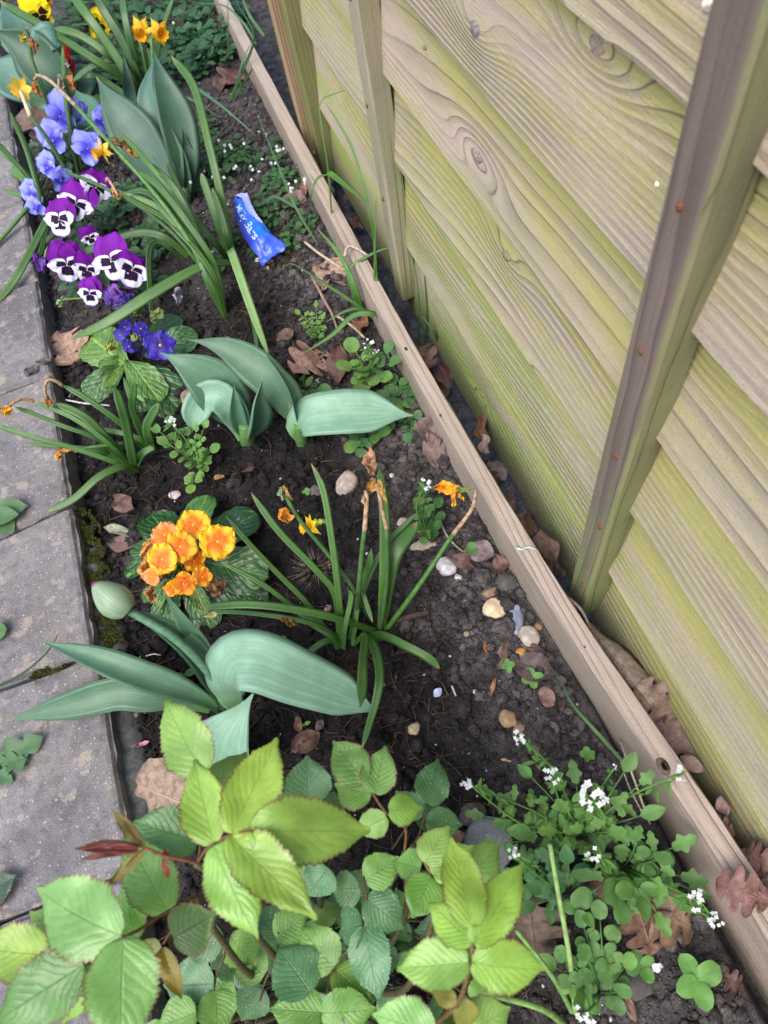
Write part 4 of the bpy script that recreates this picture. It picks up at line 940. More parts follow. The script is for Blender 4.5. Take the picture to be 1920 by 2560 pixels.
MP = {'white': (pansymat('pansy_purple', (.17, .008, .30), None, inner=(.12, .004, .20)), pansymat('pansy_white', (.70, .68, .84), DARK), pansymat('pansy_white_lip', (.72, .70, .86), DARK, (.20, .035, .45), rim=.88)),
      'blue': (pansymat('pansy_blue', (.27, .30, .82), None, inner=(.15, .15, .70)), pansymat('pansy_blue_side', (.30, .33, .84), None, inner=(.06, .05, .50)), pansymat('pansy_blue_lip', (.30, .34, .86), None, inner=(.04, .03, .42))),
      'yellow': (pansymat('pansy_yellow', (.82, .60, .010), None), pansymat('pansy_yellow_side', (.82, .60, .010), (.02, .006, .004)), pansymat('pansy_yellow_lip', (.80, .55, .010), (.02, .006, .004))),
      'amber': (pansymat('pansy_amber', (.70, .24, .008), None), pansymat('pansy_amber_side', (.72, .28, .010), (.03, .006, .004)), pansymat('pansy_amber_lip', (.72, .25, .008), (.03, .006, .004))),
      'red': (pansymat('pansy_red', (.60, .02, .015), None), pansymat('pansy_red_side', (.62, .02, .015), (.03, .004, .004)), pansymat('pansy_red_lip', (.60, .10, .012), (.03, .004, .004)))}
M_EYE = plainmat('pansy_eye', (.62, .48, .12), .5, .2, 900)
EYEV, EYEF = ICO1
EYE = mesh('pansy_eye', [Vector(v) * .055 for v in EYEV], [tuple(f) for f in EYEF.tolist()])
def pansy(rt, px, py, z, size, kind, rot=0.0, tilt=(0, 0), seed=0, sq=1.0):
    """face of five petals; rot turns it in its own plane; tilt pushes the normal in picture x, y"""
    r = random.Random(seed); c = P(px, py, z); s = size * mpp(px, py, z) * .5 * r.uniform(.9, 1.1)
    rot += r.uniform(-.25, .25); nrm = tocam(c, .15) + imgdir(1, 0) * (tilt[0] + r.uniform(-.3, .3)) + imgdir(0, 1) * (tilt[1] + r.uniform(-.3, .3)); upv = imgdir(math.sin(rot), -math.cos(rot))
    M = axes_frame(c, nrm, upv, s); f = put('flower', EYE, M_EYE, rt, M); mu, ms, ml = MP[kind]
    for k, (an, me_, mt, sc, dz, tx) in enumerate(((.42, PP_UP, mu, 1.28, -.10, -.10), (-.40, PP_UP, mu, 1.32, -.14, -.14), (1.42, PP_SIDE, ms, .88, -.02, .06), (-1.42, PP_SIDE, ms, .88, -.03, .06), (math.pi, PP_LOW, ml, .94, .02, .04))):
        R = Matrix.Translation((0, 0, dz)) @ Matrix.Rotation(an + r.uniform(-.12, .12), 4, 'Z') @ Matrix.Rotation(tx + r.uniform(-.22, .12), 4, 'X') @ Matrix.Rotation(r.uniform(-.18, .18), 4, 'Y') @ Matrix.Diagonal((sc * r.uniform(.84, 1.04), sc * r.uniform(.90, 1.08), 1, 1))
        o = bpy.data.objects.new('petal', me_); COL.objects.link(o); o.parent = f; W_ = M @ R; o.matrix_basis = WM[f].inverted() @ W_; WM[o] = W_
        if not me_.materials: me_.materials.append(mt)
        o.material_slots[0].link = 'OBJECT'; o.material_slots[0].material = mt
    b = WM[rt].to_translation(); a = c - nrm.normalized() * s * .25
    V, Fc, UV = tube([b + Vector((0, 0, -.004)), (a + b) * .5 + Vector((0, 0, .018)), a], [.0013, .0012, .0010], 6, 8); wput('stem', V, Fc, M_STEM, rt, UV, (.09, .17, .05))
    return f
def rosette(rt, n, spread, size, col, meshes, mat, seed, hmin=.008, hmax=.04, cx=0, cy=0, wsc=(.8, 1.1), name='leaf'):
    r = random.Random(seed); b = WM[rt].to_translation() + Vector((cx, cy, 0))
    for _ in range(n):
        a = r.uniform(0, 6.28); q = spread * math.sqrt(r.random()); h = r.uniform(hmin, hmax)
        c = b + Vector((math.cos(a) * q, math.sin(a) * q, h)); s = size * r.uniform(.7, 1.2)
        tip = c + Vector((math.cos(a), math.sin(a), r.uniform(-.3, .45))).normalized() * s
        put(name, r.choice(meshes), mat, rt, frame(c, tip, Vector((r.uniform(-.3, .3), r.uniform(-.4, .2), 1)), r.uniform(*wsc)), jit(col, r, .2))
C_PANS = (.045, .105, .045)
pw = root('pansy', PG(215, 600), 'pansy plant with purple and white blotched faces above the slab edge', 'pansy', 'pansies in the bed')
for i, (px, py, z, s, rot, tl) in enumerate(((240, 470, .085, 100, .15, (.1, -.05)), (188, 512, .085, 96, .1, (.05, .1)), (148, 550, .085, 94, -.1, (-.15, 0)))):
    pansy(pw, px, py, z, s, 'white', rot, tl, i + 1)
rosette(pw, 42, .045, .024, C_PANS, OVAL, M_WEED, 3, .005, .05)
pansy(pw, 226, 596, .05, 52, 'white', -.4, (.2, .7), 10)
pw2 = root('pansy', PG(262, 700), 'pansy plant with purple and white faces above the blue primrose', 'pansy', 'pansies in the bed')
for i, (px, py, z, s, rot, tl) in enumerate(((168, 664, .075, 92, -.25, (-.15, .05)), (218, 676, .078, 84, -.1, (.25, 0)), (278, 654, .08, 94, 0, (0, -.05)), (330, 676, .078, 96, .05, (.1, 0)), (224, 736, .062, 66, -.1, (-.1, .1)))):
    pansy(pw2, px, py, z, s, 'white', rot, tl, i + 20)
rosette(pw2, 46, .05, .024, C_PANS, OVAL, M_WEED, 4, .004, .045)
withered(pw2, 268, 722, .06, 46, 1, .25, (.20, .08, .36), 3, .7); withered(pw2, 300, 735, .055, 40, .6, .6, (.10, .05, .34), 5, .7)
withered(pw2, 112, 640, .05, 42, -.25, 1, (.16, .06, .32), 7, .5); withered(pw2, 92, 632, .045, 32, -.5, .8, (.16, .03, .32), 8, .4); withered(pw2, 126, 640, .05, 44, .35, .9, (.30, .36, .32), 9, .3)
stalk(pw2, [(200, 640), (150, 615), (118, 622), (112, 645)], [.03, .05, .058, .05], 7, (.12, .22, .07)); withered(pw2, 446, 718, .02, 44, .05, 1, (.40, .38, .48), 11, .45)
stalk(pw2, [(300, 745), (220, 745), (165, 748)], [.02, .02, .02], 6, (.10, .18, .06)); withered(pw2, 160, 742, .022, 32, -.5, .8, (.22, .34, .16), 13, .45)
pb = root('pansy', PG(185, 400), 'pansy plant with sky blue and violet flowers below the tulip leaves', 'pansy', 'pansies in the bed')
for i, (px, py, z, s, rot, tl) in enumerate(((150, 292, .10, 92, .2, (.1, .4)), (133, 352, .09, 80, -.3, (-.2, .3)), (219, 372, .085, 82, .1, (.1, .1)), (118, 420, .075, 66, -.4, (-.3, .5)), (152, 452, .065, 64, .4, (.3, .4)), (258, 306, .10, 82, .6, (.5, .3)), (80, 488, .05, 60, -.6, (-.5, .3)), (186, 285, .09, 66, .5, (.3, .5)), (92, 520, .045, 50, -.8, (-.3, .7)))):
    pansy(pb, px, py, z, s, 'blue', rot, tl, i + 40)
rosette(pb, 48, .055, .024, C_PANS, OVAL, M_WEED, 5, .004, .06)
py_ = root('pansy', PG(150, 110), 'pansy plant with bright yellow dark eyed flowers among tulip leaves', 'pansy', 'pansies in the bed')
for i, (px, py, z, s, rot, tl) in enumerate(((100, 38, .11, 88, -.5, (.1, .5)), (6, 62, .09, 50, 0, (.3, .2)), (248, 62, .09, 66, .7, (.3, .4)), (60, -4, .10, 50, 0, (.2, .5)))):
    pansy(py_, px, py, z, s, 'yellow', rot + math.pi * (i == 9), tl, i + 60)
pansy(py_, 112, 0, .11, 44, 'amber', 0, (.2, .4), 77)
rosette(py_, 40, .07, .026, C_PANS, OVAL, M_WEED, 6, .004, .06)
prd = root('pansy', PG(158, 190), 'pansy plant with small red flowers behind the drooping tulip leaf', 'pansy', 'pansies in the bed')
pansy(prd, 146, 132, .075, 62, 'red', .4, (.3, .2), 81); pansy(prd, 168, 178, .06, 46, 'red', 0, (.1, .5), 82); pansy(prd, 96, 212, .05, 36, 'red', 0, (.2, .2), 83)
rosette(prd, 26, .05, .024, C_PANS, OVAL, M_WEED, 8, .004, .05)

# ------------------------------------------------------------------ primroses
PRIM = petalmesh('primrose_petal', .47, .60, 12, 10, .04, .09, .20, 2, pw=2.6)
def primmat(name, main, inner, mid=.55):
    m, nt, bs, out = nodes(name); g = G(nt); u, v = g.uv(); n = g.noise(g.comb(g.math('MULTIPLY', u, 12.0), g.math('MULTIPLY', v, 2.0), g.ornd()), 1.0, 3)
    oc = g.mix(1.0, g.ocol(), main, 'MULTIPLY')
    c = g.mix(g.rng(g.math('ADD', v, g.math('MULTIPLY', n, .35)), mid * .7, mid + .25, 1, 0), oc, inner)
    g.lk(c, bs.inputs[0]); bs.inputs['Roughness'].default_value = .55; tr = g.n('BsdfTranslucent'); g.lk(c, tr.inputs[0]); mx = g.n('MixShader'); mx.inputs[0].default_value = .2
    g.lk(bs.outputs[0], mx.inputs[1]); g.lk(tr.outputs[0], mx.inputs[2]); g.lk(mx.outputs[0], out.inputs[0]); return m
M_PO = primmat('primrose_orange', (.88, .50, .012), (.76, .17, .003), .62); M_PB = primmat('primrose_blue', (.035, .02, .36), (.03, .01, .22), .4)
M_PEYE = plainmat('primrose_eye', (.62, .42, .03), .5, .2, 900); M_PEYEG = plainmat('primrose_eye_green', (.48, .46, .06), .5, .2, 900)
PEYE = mesh('primrose_eye', [Vector((v[0], v[1], v[2] * .6)) * .11 for v in EYEV], [tuple(f) for f in EYEF.tolist()])
def prim(rt, px, py, z, size, mat, eye, col=(1, 1, 1), tilt=(0, 0), seed=0, rows=1):
    r = random.Random(seed); c = P(px, py, z); s = size * mpp(px, py, z) * .5; nrm = tocam(c, .2) + imgdir(1, 0) * tilt[0] + imgdir(0, 1) * tilt[1]
    M = axes_frame(c, nrm, imgdir(r.uniform(-1, 1), -1), s); f = put('flower', PEYE if not eye.name.endswith('n') else PEYE, None, rt, M)
    if not PEYE.materials: PEYE.materials.append(eye)
    f.material_slots[0].link = 'OBJECT'; f.material_slots[0].material = eye
    for row in range(rows):
        for k in range(5):
            R = Matrix.Translation((0, 0, -.10 * row)) @ Matrix.Rotation(k * 1.2566 + row * .63 + r.uniform(-.1, .1), 4, 'Z') @ Matrix.Rotation(r.uniform(-.2, .25), 4, 'X') @ Matrix.Diagonal((r.uniform(.95, 1.15), r.uniform(.92, 1.05), 1, 1))
            o = put('petal', PRIM, mat, f, M @ R, jit(col, r, .06)); o.material_slots[0].link = 'OBJECT'; o.material_slots[0].material = mat
    b = WM[rt].to_translation(); a = c - nrm.normalized() * s * .1
    V, Fc, UV = tube([b + Vector((0, 0, -.004)), (a + b) * .5 + Vector((0, 0, .01)), a], [.0016, .0014, .0012], 6, 6); wput('stem', V, Fc, M_STEM, rt, UV, (.15, .24, .06))
def crinkled(rt, pts, col, w=1.0, nz=None, seed=0):
    """leaf placed from base to tip (px, py, z)"""
    r = random.Random(seed); a, b = P(*pts[0]), P(*pts[1]); put('leaf', CRINK[seed % 4], M_CRINK, rt, frame(a, b, tocam(a, .6, r, .3), w), jit(col, r, .12))
po = root('primrose', PG(452, 1420), 'primrose with a cluster of orange yellow flowers over dark crinkled leaves', 'primrose')
CP = (.035, .105, .028)
for i, (a, b, w, c) in enumerate((((460, 1400, .01), (372, 1262, .030), 1.0, CP), ((470, 1390, .012), (492, 1228, .04), 1.0, (.06, .16, .035)), ((490, 1390, .012), (622, 1270, .032), 1.0, (.03, .09, .03)),
      ((490, 1400, .03), (640, 1430, .05), 1.05, (.04, .12, .028)), ((480, 1430, .01), (640, 1500, .02), 1.0, (.032, .095, .03)), ((440, 1410, .014), (296, 1392, .02), .95, (.032, .10, .03)), ((440, 1400, .01), (322, 1350, .024), .7, (.05, .13, .04)),
      ((440, 1440, .01), (395, 1560, .015), .9, (.05, .13, .04)), ((470, 1440, .01), (520, 1560, .012), .9, CP), ((430, 1450, .012), (350, 1500, .015), .8, (.07, .16, .04)), ((480, 1450, .02), (505, 1520, .03), .7, (.14, .24, .07)), ((430, 1450, .02), (388, 1508, .03), .6, (.13, .23, .07)))):
    crinkled(po, (a, b), c, w, seed=i)
for i, (px, py, z, s, col, tl, rows) in enumerate(((484, 1312, .075, 92, (1, 1, 1), (0, -.3), 2), (545, 1354, .075, 100, (1, 1.02, 1), (.15, 0), 2), (406, 1398, .08, 88, (1, .95, 1), (-.1, .1), 2), (452, 1366, .08, 88, (1, .85, 1), (.05, 0), 2),
      (412, 1338, .07, 78, (.95, .62, 7), (-.2, -.3), 2), (380, 1442, .065, 54, (.95, .62, 7), (-.4, .3), 2), (460, 1460, .07, 76, (1, .72, 1), (.1, .5), 1), (506, 1442, .065, 56, (.95, .75, 2), (.5, .4), 2), (430, 1472, .06, 50, (1, .78, 1), (-.2, .6), 1), (485, 1400, .06, 70, (1, .9, 1), (.3, .1), 1))):
    prim(po, px, py, z, s, M_PO, M_PEYEG if i in (1, 2) else M_PEYE, col, tl, i + 3, rows)
for i, (px, py, L, dx, dy, col) in enumerate(((372, 1360, 50, -.2, 1, (.50, .24, .08)), (370, 1400, 46, -.3, 1, (.55, .25, .07)), (378, 1466, 42, -.1, 1, (.40, .20, .08)), (530, 1450, 50, .7, .6, (.20, .10, .05)), (515, 1465, 44, .9, .3, (.25, .13, .06)), (385, 1345, 40, -.5, .7, (.6, .3, .08)))):
    withered(po, px, py, .055, L, dx, dy, col, i + 40, .6)
pbp = root('primrose', PG(330, 880), 'primrose with deep blue flowers and pale green crinkled leaves', 'primrose')
for i, (a, b, w, c) in enumerate((((318, 918, .01), (200, 822, .035), 1.12, (.15, .285, .055)), ((310, 915, .012), (208, 985, .02), 1.0, (.06, .15, .045)), ((320, 900, .02), (382, 972, .03), .95, (.10, .22, .05)), ((345, 915, .01), (450, 1005, .015), 1.0, (.045, .12, .04)),
      ((360, 890, .012), (478, 830, .03), .85, (.05, .125, .05)), ((350, 870, .012), (432, 770, .025), .9, (.045, .115, .05)), ((318, 912, .02), (262, 948, .04), .6, (.15, .28, .06)), ((345, 925, .01), (352, 1010, .012), .9, (.04, .11, .035)), ((310, 895, .01), (250, 905, .03), .8, (.11, .22, .05)))):
    crinkled(pbp, (a, b), c, w, seed=i + 3)
for i, (px, py, z, s, tl) in enumerate(((401, 863, .055, 86, (.1, 0)), (312, 818, .05, 46, (-.3, -.2)), (352, 822, .05, 44, (.2, -.3)), (300, 838, .045, 36, (-.3, .2)), (322, 866, .04, 40, (0, .5)))):
    prim(pbp, px, py, z, s, M_PB, M_PEYE, (1, 1, 1), tl, i + 30)
for i, (px, py, L, dx, dy, col) in enumerate(((275, 765, 50, .1, -1, (.10, .05, .26)), (290, 775, 40, .8, -.5, (.12, .08, .30)), (340, 790, 46, .3, -1, (.22, .30, .10)), (380, 805, 40, .5, -.8, (.24, .32, .11)), (345, 850, 40, 0, 1, (.04, .03, .12)), (330, 835, 30, .5, .5, (.24, .30, .07)), (285, 850, 34, -.4, .7, (.26, .30, .07)))):
    withered(pbp, px, py, .04, L, dx, dy, col, i + 60, .6)

# ------------------------------------------------------------------ rose bush
rose = root('rose_bush', PG(800, 2420), 'young rose bush with glossy light green toothed leaves and reddish shoots', 'rose bush')
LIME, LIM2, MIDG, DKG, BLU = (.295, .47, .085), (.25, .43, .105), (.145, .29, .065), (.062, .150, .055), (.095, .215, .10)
M_RSTEM = plainmat('rose_stem', None, .55, .3, 300)
def rleaf(stempts, leaflets, zc, scol=(.16, .075, .035), wst=7):
    """stempts: picture points with heights of the leaf stalk; leaflets: base, tip, width px, colour, heights"""
    ps = [P(a, b, z) for a, b, z in stempts]; V, Fc, UV = tube(ps, [wst * .5 * mpp(a, b, z) for a, b, z in stempts], 6, 10)
    st = wput('leaf', V, Fc, M_RSTEM, rose, UV, scol)
    for k, (b, t, w, col, *zz) in enumerate(leaflets):
        z0 = zc if not zz else zz[0]; z1 = z0 - .012 if len(zz) < 2 else zz[1]
        A, B = P(b[0], b[1], z0), P(t[0], t[1], z1); r = random.Random(b[0] * 7 + t[1]); L = (B - A).length
        wpx = w * mpp((b[0] + t[0]) / 2, (b[1] + t[1]) / 2, (z0 + z1) / 2)
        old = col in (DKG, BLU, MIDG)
        o = put('leaflet', r.choice(ROSE), None, st, frame(A, B, tocam(A, .35, r, .28), wpx / (L * .72), 1.0), jit(col, r, .10))
        if not o.data.materials: o.data.materials.append(M_ROSE)
        o.material_slots[0].link = 'OBJECT'; o.material_slots[0].material = M_ROSE2 if old else M_ROSE
rleaf([(494, 2155, .33), (523, 2117, .36), (581, 2085, .375), (632, 2078, .38)], (((628, 2078), (940, 2069), 150, (0.232, 0.403, 0.079), .378, .36), ((579, 2084), (699, 1839), 128, LIME, .378, .37), ((577, 2090), (785, 2286), 120, LIME, .375, .385), ((532, 2106), (478, 1893), 112, LIME, .37, .37), ((536, 2114), (613, 2340), 125, (0.244, 0.451, 0.091), .37, .38)), .375)
rleaf([(490, 2160, .26), (500, 2120, .27), (505, 2010, .27), (509, 1935, .275)], (((509, 1930), (390, 1747), 126, LIM2, .28, .29), ((505, 2005), (613, 1868), 84, (.13, .25, .07), .26, .25), ((494, 2104), (328, 2050), 120, (.115, .255, .085), .26, .27)), .27)
rleaf([(490, 2240, .27), (450, 2262, .27), (420, 2272, .275)], (((420, 2275), (307, 2080), 116, (0.201, 0.403, 0.104), .28, .29), ((340, 2345), (300, 2205), 70, (0.220, 0.427, 0.091), .27, .28)), .27)
rleaf([(490, 2240, .30), (400, 2290, .325), (347, 2325, .34), (307, 2342, .35)], (((303, 2342), (58, 2222), 165, (0.213, 0.415, 0.134), .352, .35), ((309, 2350), (296, 2640), 170, (0.213, 0.421, 0.122), .352, .36), ((190, 2375), (58, 2262), 90, (0.268, 0.451, 0.110), .32, .31)), .35, wst=9)
rleaf([(307, 2342, .34), (260, 2390, .33), (208, 2411, .33), (130, 2400, .33)], (((210, 2411), (-50, 2580), 150, (.115, .25, .065), .34, .345), ((118, 2388), (-70, 2370), 118, LIME, .33, .33), ((222, 2405), (140, 2580), 90, (0.244, 0.439, 0.098), .30, .29), ((235, 2420), (150, 2385), 60, LIM2, .31, .31)), .33)
rleaf([(490, 2240, .29), (440, 2310, .29), (408, 2360, .29)], (((432, 2345), (535, 2288), 118, (.075, .16, .022), .31, .32), ((405, 2372), (454, 2498), 46, (.21, .165, .022), .30, .29), ((403, 2370), (390, 2450), 34, (.17, .075, .025), .30, .285), ((380, 2345), (370, 2420), 60, (.20, .24, .06), .28, .27)), .30)
# red shoot
rleaf([(545, 2195, .30), (490, 2157, .33), (417, 2141, .345), (363, 2121, .352)], (((345, 2117), (188, 2104), 22, (.15, .045, .03), .353, .355), ((345, 2121), (180, 2122), 20, (.17, .035, .03), .355, .357), ((345, 2125), (190, 2142), 20, (.16, .045, .03), .353, .355), ((363, 2118), (268, 2014), 26, (.17, .13, .03), .352, .35), ((360, 2124), (264, 2222), 26, (.20, .17, .035), .352, .35), ((410, 2146), (419, 2200), 18, (.20, .05, .025), .344, .34), ((417, 2141), (412, 2118), 14, (.18, .05, .03), .344, .345)), .35, (.17, .06, .03), 9)
rleaf([(1010, 2140, .16), (1013, 2067, .20), (968, 2035, .22), (932, 1984, .235), (915, 1952, .24)], (((914, 1953), (829, 1852), 92, (.125, .255, .045), .24, .24), ((936, 1984), (963, 1864), 84, (.14, .27, .06), .24, .245), ((928, 1986), (833, 1962), 86, (.13, .26, .05), .235, .22), ((972, 2026), (1058, 2020), 72, (0.232, 0.415, 0.085), .225, .22), ((966, 2042), (888, 2084), 66, (0.201, 0.390, 0.085), .22, .215)), .23)
rleaf([(1035, 2110, .10), (1050, 2080, .11), (1069, 2012, .12)], (((1069, 2010), (1098, 1897), 80, DKG, .12, .125), ((1066, 2052), (1160, 2063), 66, DKG, .11, .10), ((1058, 2030), (985, 1995), 62, DKG, .11, .10)), .11, (.07, .04, .03), 5)
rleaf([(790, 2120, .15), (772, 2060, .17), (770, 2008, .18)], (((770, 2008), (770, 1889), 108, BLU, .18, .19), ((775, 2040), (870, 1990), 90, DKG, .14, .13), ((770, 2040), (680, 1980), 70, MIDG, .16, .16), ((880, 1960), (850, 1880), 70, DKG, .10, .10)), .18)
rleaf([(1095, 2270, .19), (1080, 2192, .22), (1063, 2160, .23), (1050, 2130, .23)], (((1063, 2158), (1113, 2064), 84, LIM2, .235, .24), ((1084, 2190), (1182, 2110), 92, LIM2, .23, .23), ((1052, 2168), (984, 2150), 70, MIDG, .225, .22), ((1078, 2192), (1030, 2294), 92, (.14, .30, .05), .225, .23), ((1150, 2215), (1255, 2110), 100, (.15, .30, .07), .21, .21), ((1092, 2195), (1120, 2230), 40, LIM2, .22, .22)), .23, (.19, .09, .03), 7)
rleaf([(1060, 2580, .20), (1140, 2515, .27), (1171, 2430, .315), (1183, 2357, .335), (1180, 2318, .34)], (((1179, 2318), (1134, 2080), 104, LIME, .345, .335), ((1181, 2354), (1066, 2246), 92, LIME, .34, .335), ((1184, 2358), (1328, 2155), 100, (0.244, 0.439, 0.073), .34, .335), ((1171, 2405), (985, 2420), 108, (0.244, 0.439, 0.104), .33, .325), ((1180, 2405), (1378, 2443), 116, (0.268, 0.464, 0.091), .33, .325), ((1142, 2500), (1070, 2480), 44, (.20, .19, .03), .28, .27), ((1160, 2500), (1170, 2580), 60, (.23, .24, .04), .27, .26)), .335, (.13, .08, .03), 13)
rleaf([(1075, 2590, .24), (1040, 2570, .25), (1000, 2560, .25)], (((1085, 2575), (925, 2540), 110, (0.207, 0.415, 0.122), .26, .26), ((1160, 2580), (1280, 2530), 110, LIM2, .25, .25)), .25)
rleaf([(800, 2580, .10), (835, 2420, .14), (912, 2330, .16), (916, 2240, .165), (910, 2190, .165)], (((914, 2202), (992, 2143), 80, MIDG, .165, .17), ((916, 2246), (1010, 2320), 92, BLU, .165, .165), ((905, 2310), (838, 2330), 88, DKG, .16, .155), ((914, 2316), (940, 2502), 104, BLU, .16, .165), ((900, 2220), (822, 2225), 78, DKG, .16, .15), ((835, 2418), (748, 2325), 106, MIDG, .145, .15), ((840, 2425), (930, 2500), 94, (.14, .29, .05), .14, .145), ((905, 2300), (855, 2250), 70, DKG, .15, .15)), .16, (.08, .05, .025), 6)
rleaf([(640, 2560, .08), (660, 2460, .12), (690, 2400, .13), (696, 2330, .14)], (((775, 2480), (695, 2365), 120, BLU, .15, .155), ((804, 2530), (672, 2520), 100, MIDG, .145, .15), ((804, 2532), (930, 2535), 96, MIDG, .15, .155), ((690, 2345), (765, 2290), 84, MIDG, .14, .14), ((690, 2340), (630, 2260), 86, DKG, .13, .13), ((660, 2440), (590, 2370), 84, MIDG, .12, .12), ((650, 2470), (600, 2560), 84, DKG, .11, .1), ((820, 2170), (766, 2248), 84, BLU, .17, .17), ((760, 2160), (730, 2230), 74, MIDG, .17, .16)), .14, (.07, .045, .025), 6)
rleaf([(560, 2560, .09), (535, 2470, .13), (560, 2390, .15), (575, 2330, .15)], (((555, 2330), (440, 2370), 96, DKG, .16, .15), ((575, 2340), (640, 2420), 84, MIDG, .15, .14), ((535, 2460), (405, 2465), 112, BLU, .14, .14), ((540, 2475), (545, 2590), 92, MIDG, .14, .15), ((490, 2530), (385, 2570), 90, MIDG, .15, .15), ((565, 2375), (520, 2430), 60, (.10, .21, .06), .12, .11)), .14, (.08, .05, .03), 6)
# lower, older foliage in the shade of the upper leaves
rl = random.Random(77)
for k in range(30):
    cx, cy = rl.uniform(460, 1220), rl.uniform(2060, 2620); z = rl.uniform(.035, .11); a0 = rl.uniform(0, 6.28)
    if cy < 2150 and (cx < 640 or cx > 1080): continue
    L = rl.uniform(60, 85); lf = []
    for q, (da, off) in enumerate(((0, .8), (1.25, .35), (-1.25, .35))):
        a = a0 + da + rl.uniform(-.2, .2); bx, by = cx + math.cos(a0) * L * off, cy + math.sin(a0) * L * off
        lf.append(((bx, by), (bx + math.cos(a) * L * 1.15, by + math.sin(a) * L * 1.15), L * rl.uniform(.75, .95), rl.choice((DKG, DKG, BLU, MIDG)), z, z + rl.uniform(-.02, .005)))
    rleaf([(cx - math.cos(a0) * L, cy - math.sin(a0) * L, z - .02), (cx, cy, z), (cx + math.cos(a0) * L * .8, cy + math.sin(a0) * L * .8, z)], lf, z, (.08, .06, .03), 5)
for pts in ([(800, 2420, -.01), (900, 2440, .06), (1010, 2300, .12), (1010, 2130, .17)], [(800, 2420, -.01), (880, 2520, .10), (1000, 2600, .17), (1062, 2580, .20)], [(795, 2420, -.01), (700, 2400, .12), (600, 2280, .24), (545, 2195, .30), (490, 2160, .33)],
            [(795, 2430, -.01), (650, 2450, .1), (540, 2330, .22), (490, 2240, .28)], [(800, 2425, -.01), (805, 2500, .05), (800, 2580, .10)], [(790, 2425, -.01), (720, 2520, .05), (640, 2560, .08)], [(785, 2425, -.01), (680, 2500, .05), (560, 2560, .09)], [(805, 2415, -.01), (800, 2250, .09), (790, 2120, .15)], [(808, 2415, -.01), (930, 2280, .06), (1035, 2110, .10)], [(800, 2425, -.01), (1000, 2480, .11), (1095, 2270, .19)]):
    V, Fc, UV = tube([P(*p) for p in pts], [.0032, .0028, .0024, .002, .002][:len(pts)], 7, 14); wput('stem', V, Fc, M_RSTEM, rose, UV, (.075, .065, .028))

# ------------------------------------------------------------------ small weeds
def mdata(me):
    n = len(me.vertices); co = np.empty(n * 3, np.float32); me.vertices.foreach_get('co', co); co = co.reshape(-1, 3)
    fs = [tuple(p.vertices) for p in me.polygons]; uv = np.zeros((n, 2), np.float32)
    for l in me.loops: uv[l.vertex_index] = me.uv_layers[0].data[l.index].uv
    return co, fs, uv
MD_ROUND = [mdata(m) for m in ROUND]; MD_OVAL = [mdata(m) for m in OVAL]; MD_CRESS = [mdata(m) for m in CRESS]; MD_MIX = MD_ROUND[:2] + MD_CRESS + MD_OVAL[:2]; MD_LOBE = MD_CRESS * 2 + MD_OVAL
class Acc:
    def __init__(s): s.V, s.F, s.U = [], [], []
    def add(s, md, M):
        o = len(s.V); R = np.array(M.to_3x3()); t = np.array(M.to_translation()); s.V += [Vector(v) for v in (md[0] @ R.T + t)]; s.F += [tuple(i + o for i in f) for f in md[1]]; s.U += [tuple(u) for u in md[2]]
    def tube(s, pts, r0, r1, n=5, seg=8):
        V, Fc, UV = tube(pts, [r0 + (r1 - r0) * i / (len(pts) - 1) for i in range(len(pts))], n, seg); o = len(s.V); s.V += V; s.F += [tuple(i + o for i in f) for f in Fc]; s.U += UV
    def out(s, name, mat, rt, col): return wput(name, s.V, s.F, mat, rt, s.U, col)
def cleaf(rt, p0, p1, pairs, ls, col, seed, meds=None, arch=.012, term=1.35, name='leaf'):
    """pinnate leaf: stalk from p0 to p1 with paired leaflets and a bigger end leaflet"""
    r = random.Random(seed); a = Acc(); meds = meds or MD_ROUND; mid = (p0 + p1) * .5 + Vector((0, 0, arch)); pts = [p0, mid, p1]; a.tube(pts, .0008, .0006)
    S = catmull([tuple(q) for q in pts], 20); T = Vector(S[-1] - S[-4]).normalized(); sd = T.cross(Vector((0, 0, 1))).normalized()
    for k in range(pairs):
        f = .35 + .6 * k / max(1, pairs - .3); c = Vector(S[int(20 * min(.97, f))])
        for sg in (-1, 1):
            d = (sd * sg + T * r.uniform(.1, .5) + Vector((0, 0, r.uniform(-.15, .3)))).normalized(); s = ls * (.65 + .45 * f) * r.uniform(.85, 1.15); st = c + d * s * .18
            a.add(r.choice(meds), frame(st, st + d * s, Vector((r.uniform(-.35, .35), r.uniform(-.45, .15), 1)), r.uniform(.75, 1.0)))
    d = (T + Vector((0, 0, r.uniform(-.2, .3)))).normalized(); s = ls * term
    a.add(r.choice(meds), frame(p1, p1 + d * s, Vector((r.uniform(-.3, .3), r.uniform(-.4, .1), 1)), r.uniform(.85, 1.05)))
    return a.out(name, M_WEED, rt, jit(col, r, .18))
M_WHITE = plainmat('white_petal', (.64, .66, .66), .5, .08, 400, trans=.2)
